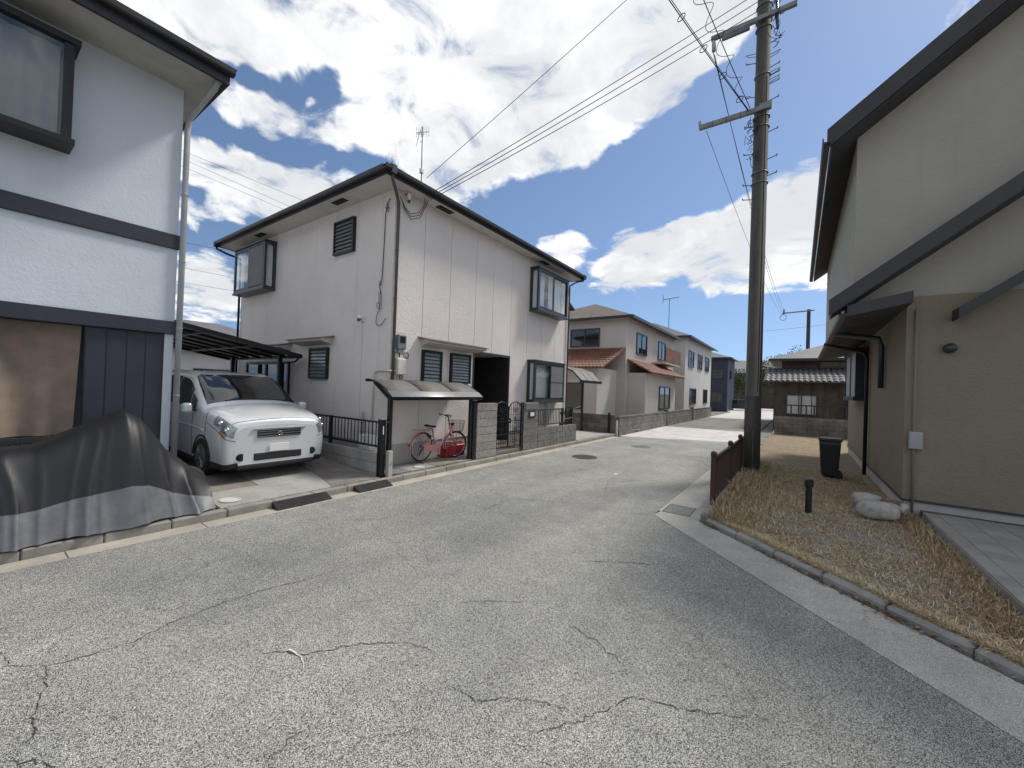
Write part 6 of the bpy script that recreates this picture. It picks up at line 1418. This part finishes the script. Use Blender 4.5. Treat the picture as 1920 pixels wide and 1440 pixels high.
MB().box(-13, -6.9, 54, 60, 0, 6.4).build('wall', M('blue_siding', (0.028, 0.036, 0.065), .6, var=.15, vs=2), bt_); hip(bt_, -13, -6.9, 54, 60, 6.4, 1.2, ROOF_GREY, .4)
window(bt_, 'y', 54, -8.6, -7.4, 1.0, 2.2, -1); window(bt_, 'y', 54, -8.6, -7.4, 3.9, 5.0, -1); window(bt_, 'x', -6.9, 55.5, 57, 3.9, 5.0)
for k in range(14): MB().box(-8.9, -6.88, 53.975, 53.999, .3 + .43*k, .34 + .43*k).build('siding_board', NAVY, bt_)
h5 = thing('brown_house', 'dark brown boarded house with grey tiled roof behind the utility pole', 'house', (4, 34, 0))
MB().box(-.9, 9, 31, 42, 0, 4.3).build('wall', W_BROWN, h5); hip(h5, -.9, 9, 31, 42, 4.3, 2.2, ROOF_GREY, .7); MB().box(-1.2, 6, 28.8, 31, 0, 2.9).build('porch', W_BROWN, h5)
tiled(h5, [(-1.7, 28.2, 2.8), (6.4, 28.2, 2.8), (6.4, 31, 3.7), (-1.7, 31, 3.7)], 30, 6, ROOF_GREY)
window(h5, 'y', 28.8, -.6, .9, .9, 2.1, -1, M('pale_blind', (.5, .5, .48), .6)); window(h5, 'y', 28.8, 2.0, 4.0, .9, 2.1, -1); window(h5, 'y', 31, 1, 3, 3.75, 4.2, -1)
for k in range(12): MB().box(-1.19 + .6*k, -1.15 + .6*k, 28.76, 28.798, .1, 2.8).build('batten', W_BROWN, h5)
bw_ = thing('boundary_fence', 'dark low fence in front of the brown house', 'fence', (1, 24, 0)); MB().box(-.95, 5, 24, 24.12, .05, .95).build('base_wall', B_FAR, bw_)
for k in range(20): MB().box(-.9 + .3*k, -.84 + .3*k, 24.03, 24.09, .95, 1.55).build('slat', METAL2, bw_)
MB().box(-.95, 5, 24.02, 24.10, 1.50, 1.56).build('rail', METAL2, bw_)
h6 = thing('grey_roof_house', 'low house with grey hipped roof seen between the left and main houses', 'house', (-33, 11, 0)); MB().box(-40, -29, 4, 17, 0, 3.6).build('wall', W_FAR2, h6); hip(h6, -40, -29, 4, 17, 3.6, 2.2, ROOF_GREY)
window(h6, 'x', -29, 8.5, 10.5, 1.0, 2.4)
# roof aerial far down the street
aa = thing('tv_antenna', 'small comb aerial above the cream house roof', 'antenna', (-10.95, 42.7, 8.2)); MB().tube([(-10.95, 42.7, 8.2), (-10.95, 42.7, 11.5)], .03, 8).build('mast', STEEL_D, aa)
m = MB(); m.tube([(-11.5, 42.4, 11.45), (-10.0, 42.8, 11.65)], .03, 6)
for k in range(5): m.tube([(-11.4 + .3*k, 42.2 + .08*k, 11.3), (-11.4 + .3*k, 42.7 + .08*k, 11.6)], .02, 5)
m.tube([(-11.5, 42.4, 11.1), (-11.5, 42.4, 11.9)], .025, 5); m.build('elements', STEEL_D, aa)
# far parked car
fc = thing('parked_car', 'small dark car parked at the far end of the street', 'car', (-6.2, 60, 0)); MB().prism([(-8.0, .25), (-8.0, .75), (-7.4, .85), (-6.9, 1.4), (-5.2, 1.42), (-4.5, .9), (-4.1, .8), (-4.05, .25)], 'y', 59.2, 60.8).build('body', METAL2, fc, bevel=.08)
MB().prism([(-7.25, .9), (-6.85, 1.33), (-5.3, 1.35), (-4.75, .9)], 'y', 59.17, 59.19).build('side_window', GLASS_D, fc)
for xx in (-7.3, -4.9): MB().tube([(xx, 59.15, .3), (xx, 59.4, .3)], .3, 20).build('wheel', RUBBER, fc)
# trees at the end of the street
def tree(loc, h, rad, label, seed, n=2600):
    r = np.random.default_rng(seed); t = thing('tree', label, 'tree', loc, group='trees at the far end of the street'); x, y, z = loc
    tr = MB(); tr.tube([(x, y, z - .1), (x + .1, y, z + h*.35), (x - .05, y + .1, z + h*.6)], [.22, .16, .08], 8)
    for k in range(6):
        a = k*1.05; tr.tube([(x + .05, y, z + h*(.32 + .04*k)), (x + rad*.4*math.cos(a), y + rad*.4*math.sin(a), z + h*(.5 + .05*k)), (x + rad*.7*math.cos(a), y + rad*.7*math.sin(a), z + h*(.6 + .05*k))], [.08, .05, .02], 6)
    tr.build('trunk', BARK, t, smooth=True)
    cl = [(x + r.normal(0, rad*.45), y + r.normal(0, rad*.45), z + h*.65 + r.normal(0, h*.16), rad*r.uniform(.25, .45)) for _ in range(22)]; mb = MB(); cc = []
    for _ in range(n):
        cx, cy, cz_, cr_ = cl[r.integers(0, len(cl))]; d = r.normal(0, 1, 3); d /= np.linalg.norm(d); p = Vector((cx, cy, cz_)) + Vector(d)*cr_*r.uniform(.6, 1.05); s = r.uniform(.08, .17)
        a = Vector(r.normal(0, 1, 3)).normalized()*s; b = a.orthogonal().normalized()*s*.6; mb.add([p - a, p - b, p + a, p + b], [(0, 1, 2, 3)]); c = Vector((.045, .065, .022))*r.uniform(.6, 1.7); cc += [(*c, 1)]*4
    o = mb.build('crown', LEAFM, t); ca = o.data.color_attributes.new('tint', 'FLOAT_COLOR', 'POINT'); ca.data.foreach_set('color', np.array(cc, np.float32).ravel())
tree((-4.6, 68, 0), 7.0, 2.6, 'dark leafy tree left of the pole at the street end', 31); tree((-1.2, 70, 0), 7.6, 2.8, 'dark leafy tree right behind the utility pole', 32); tree((-7.6, 72, 0), 6.4, 2.2, 'dark leafy tree beside the dark blue house', 33)
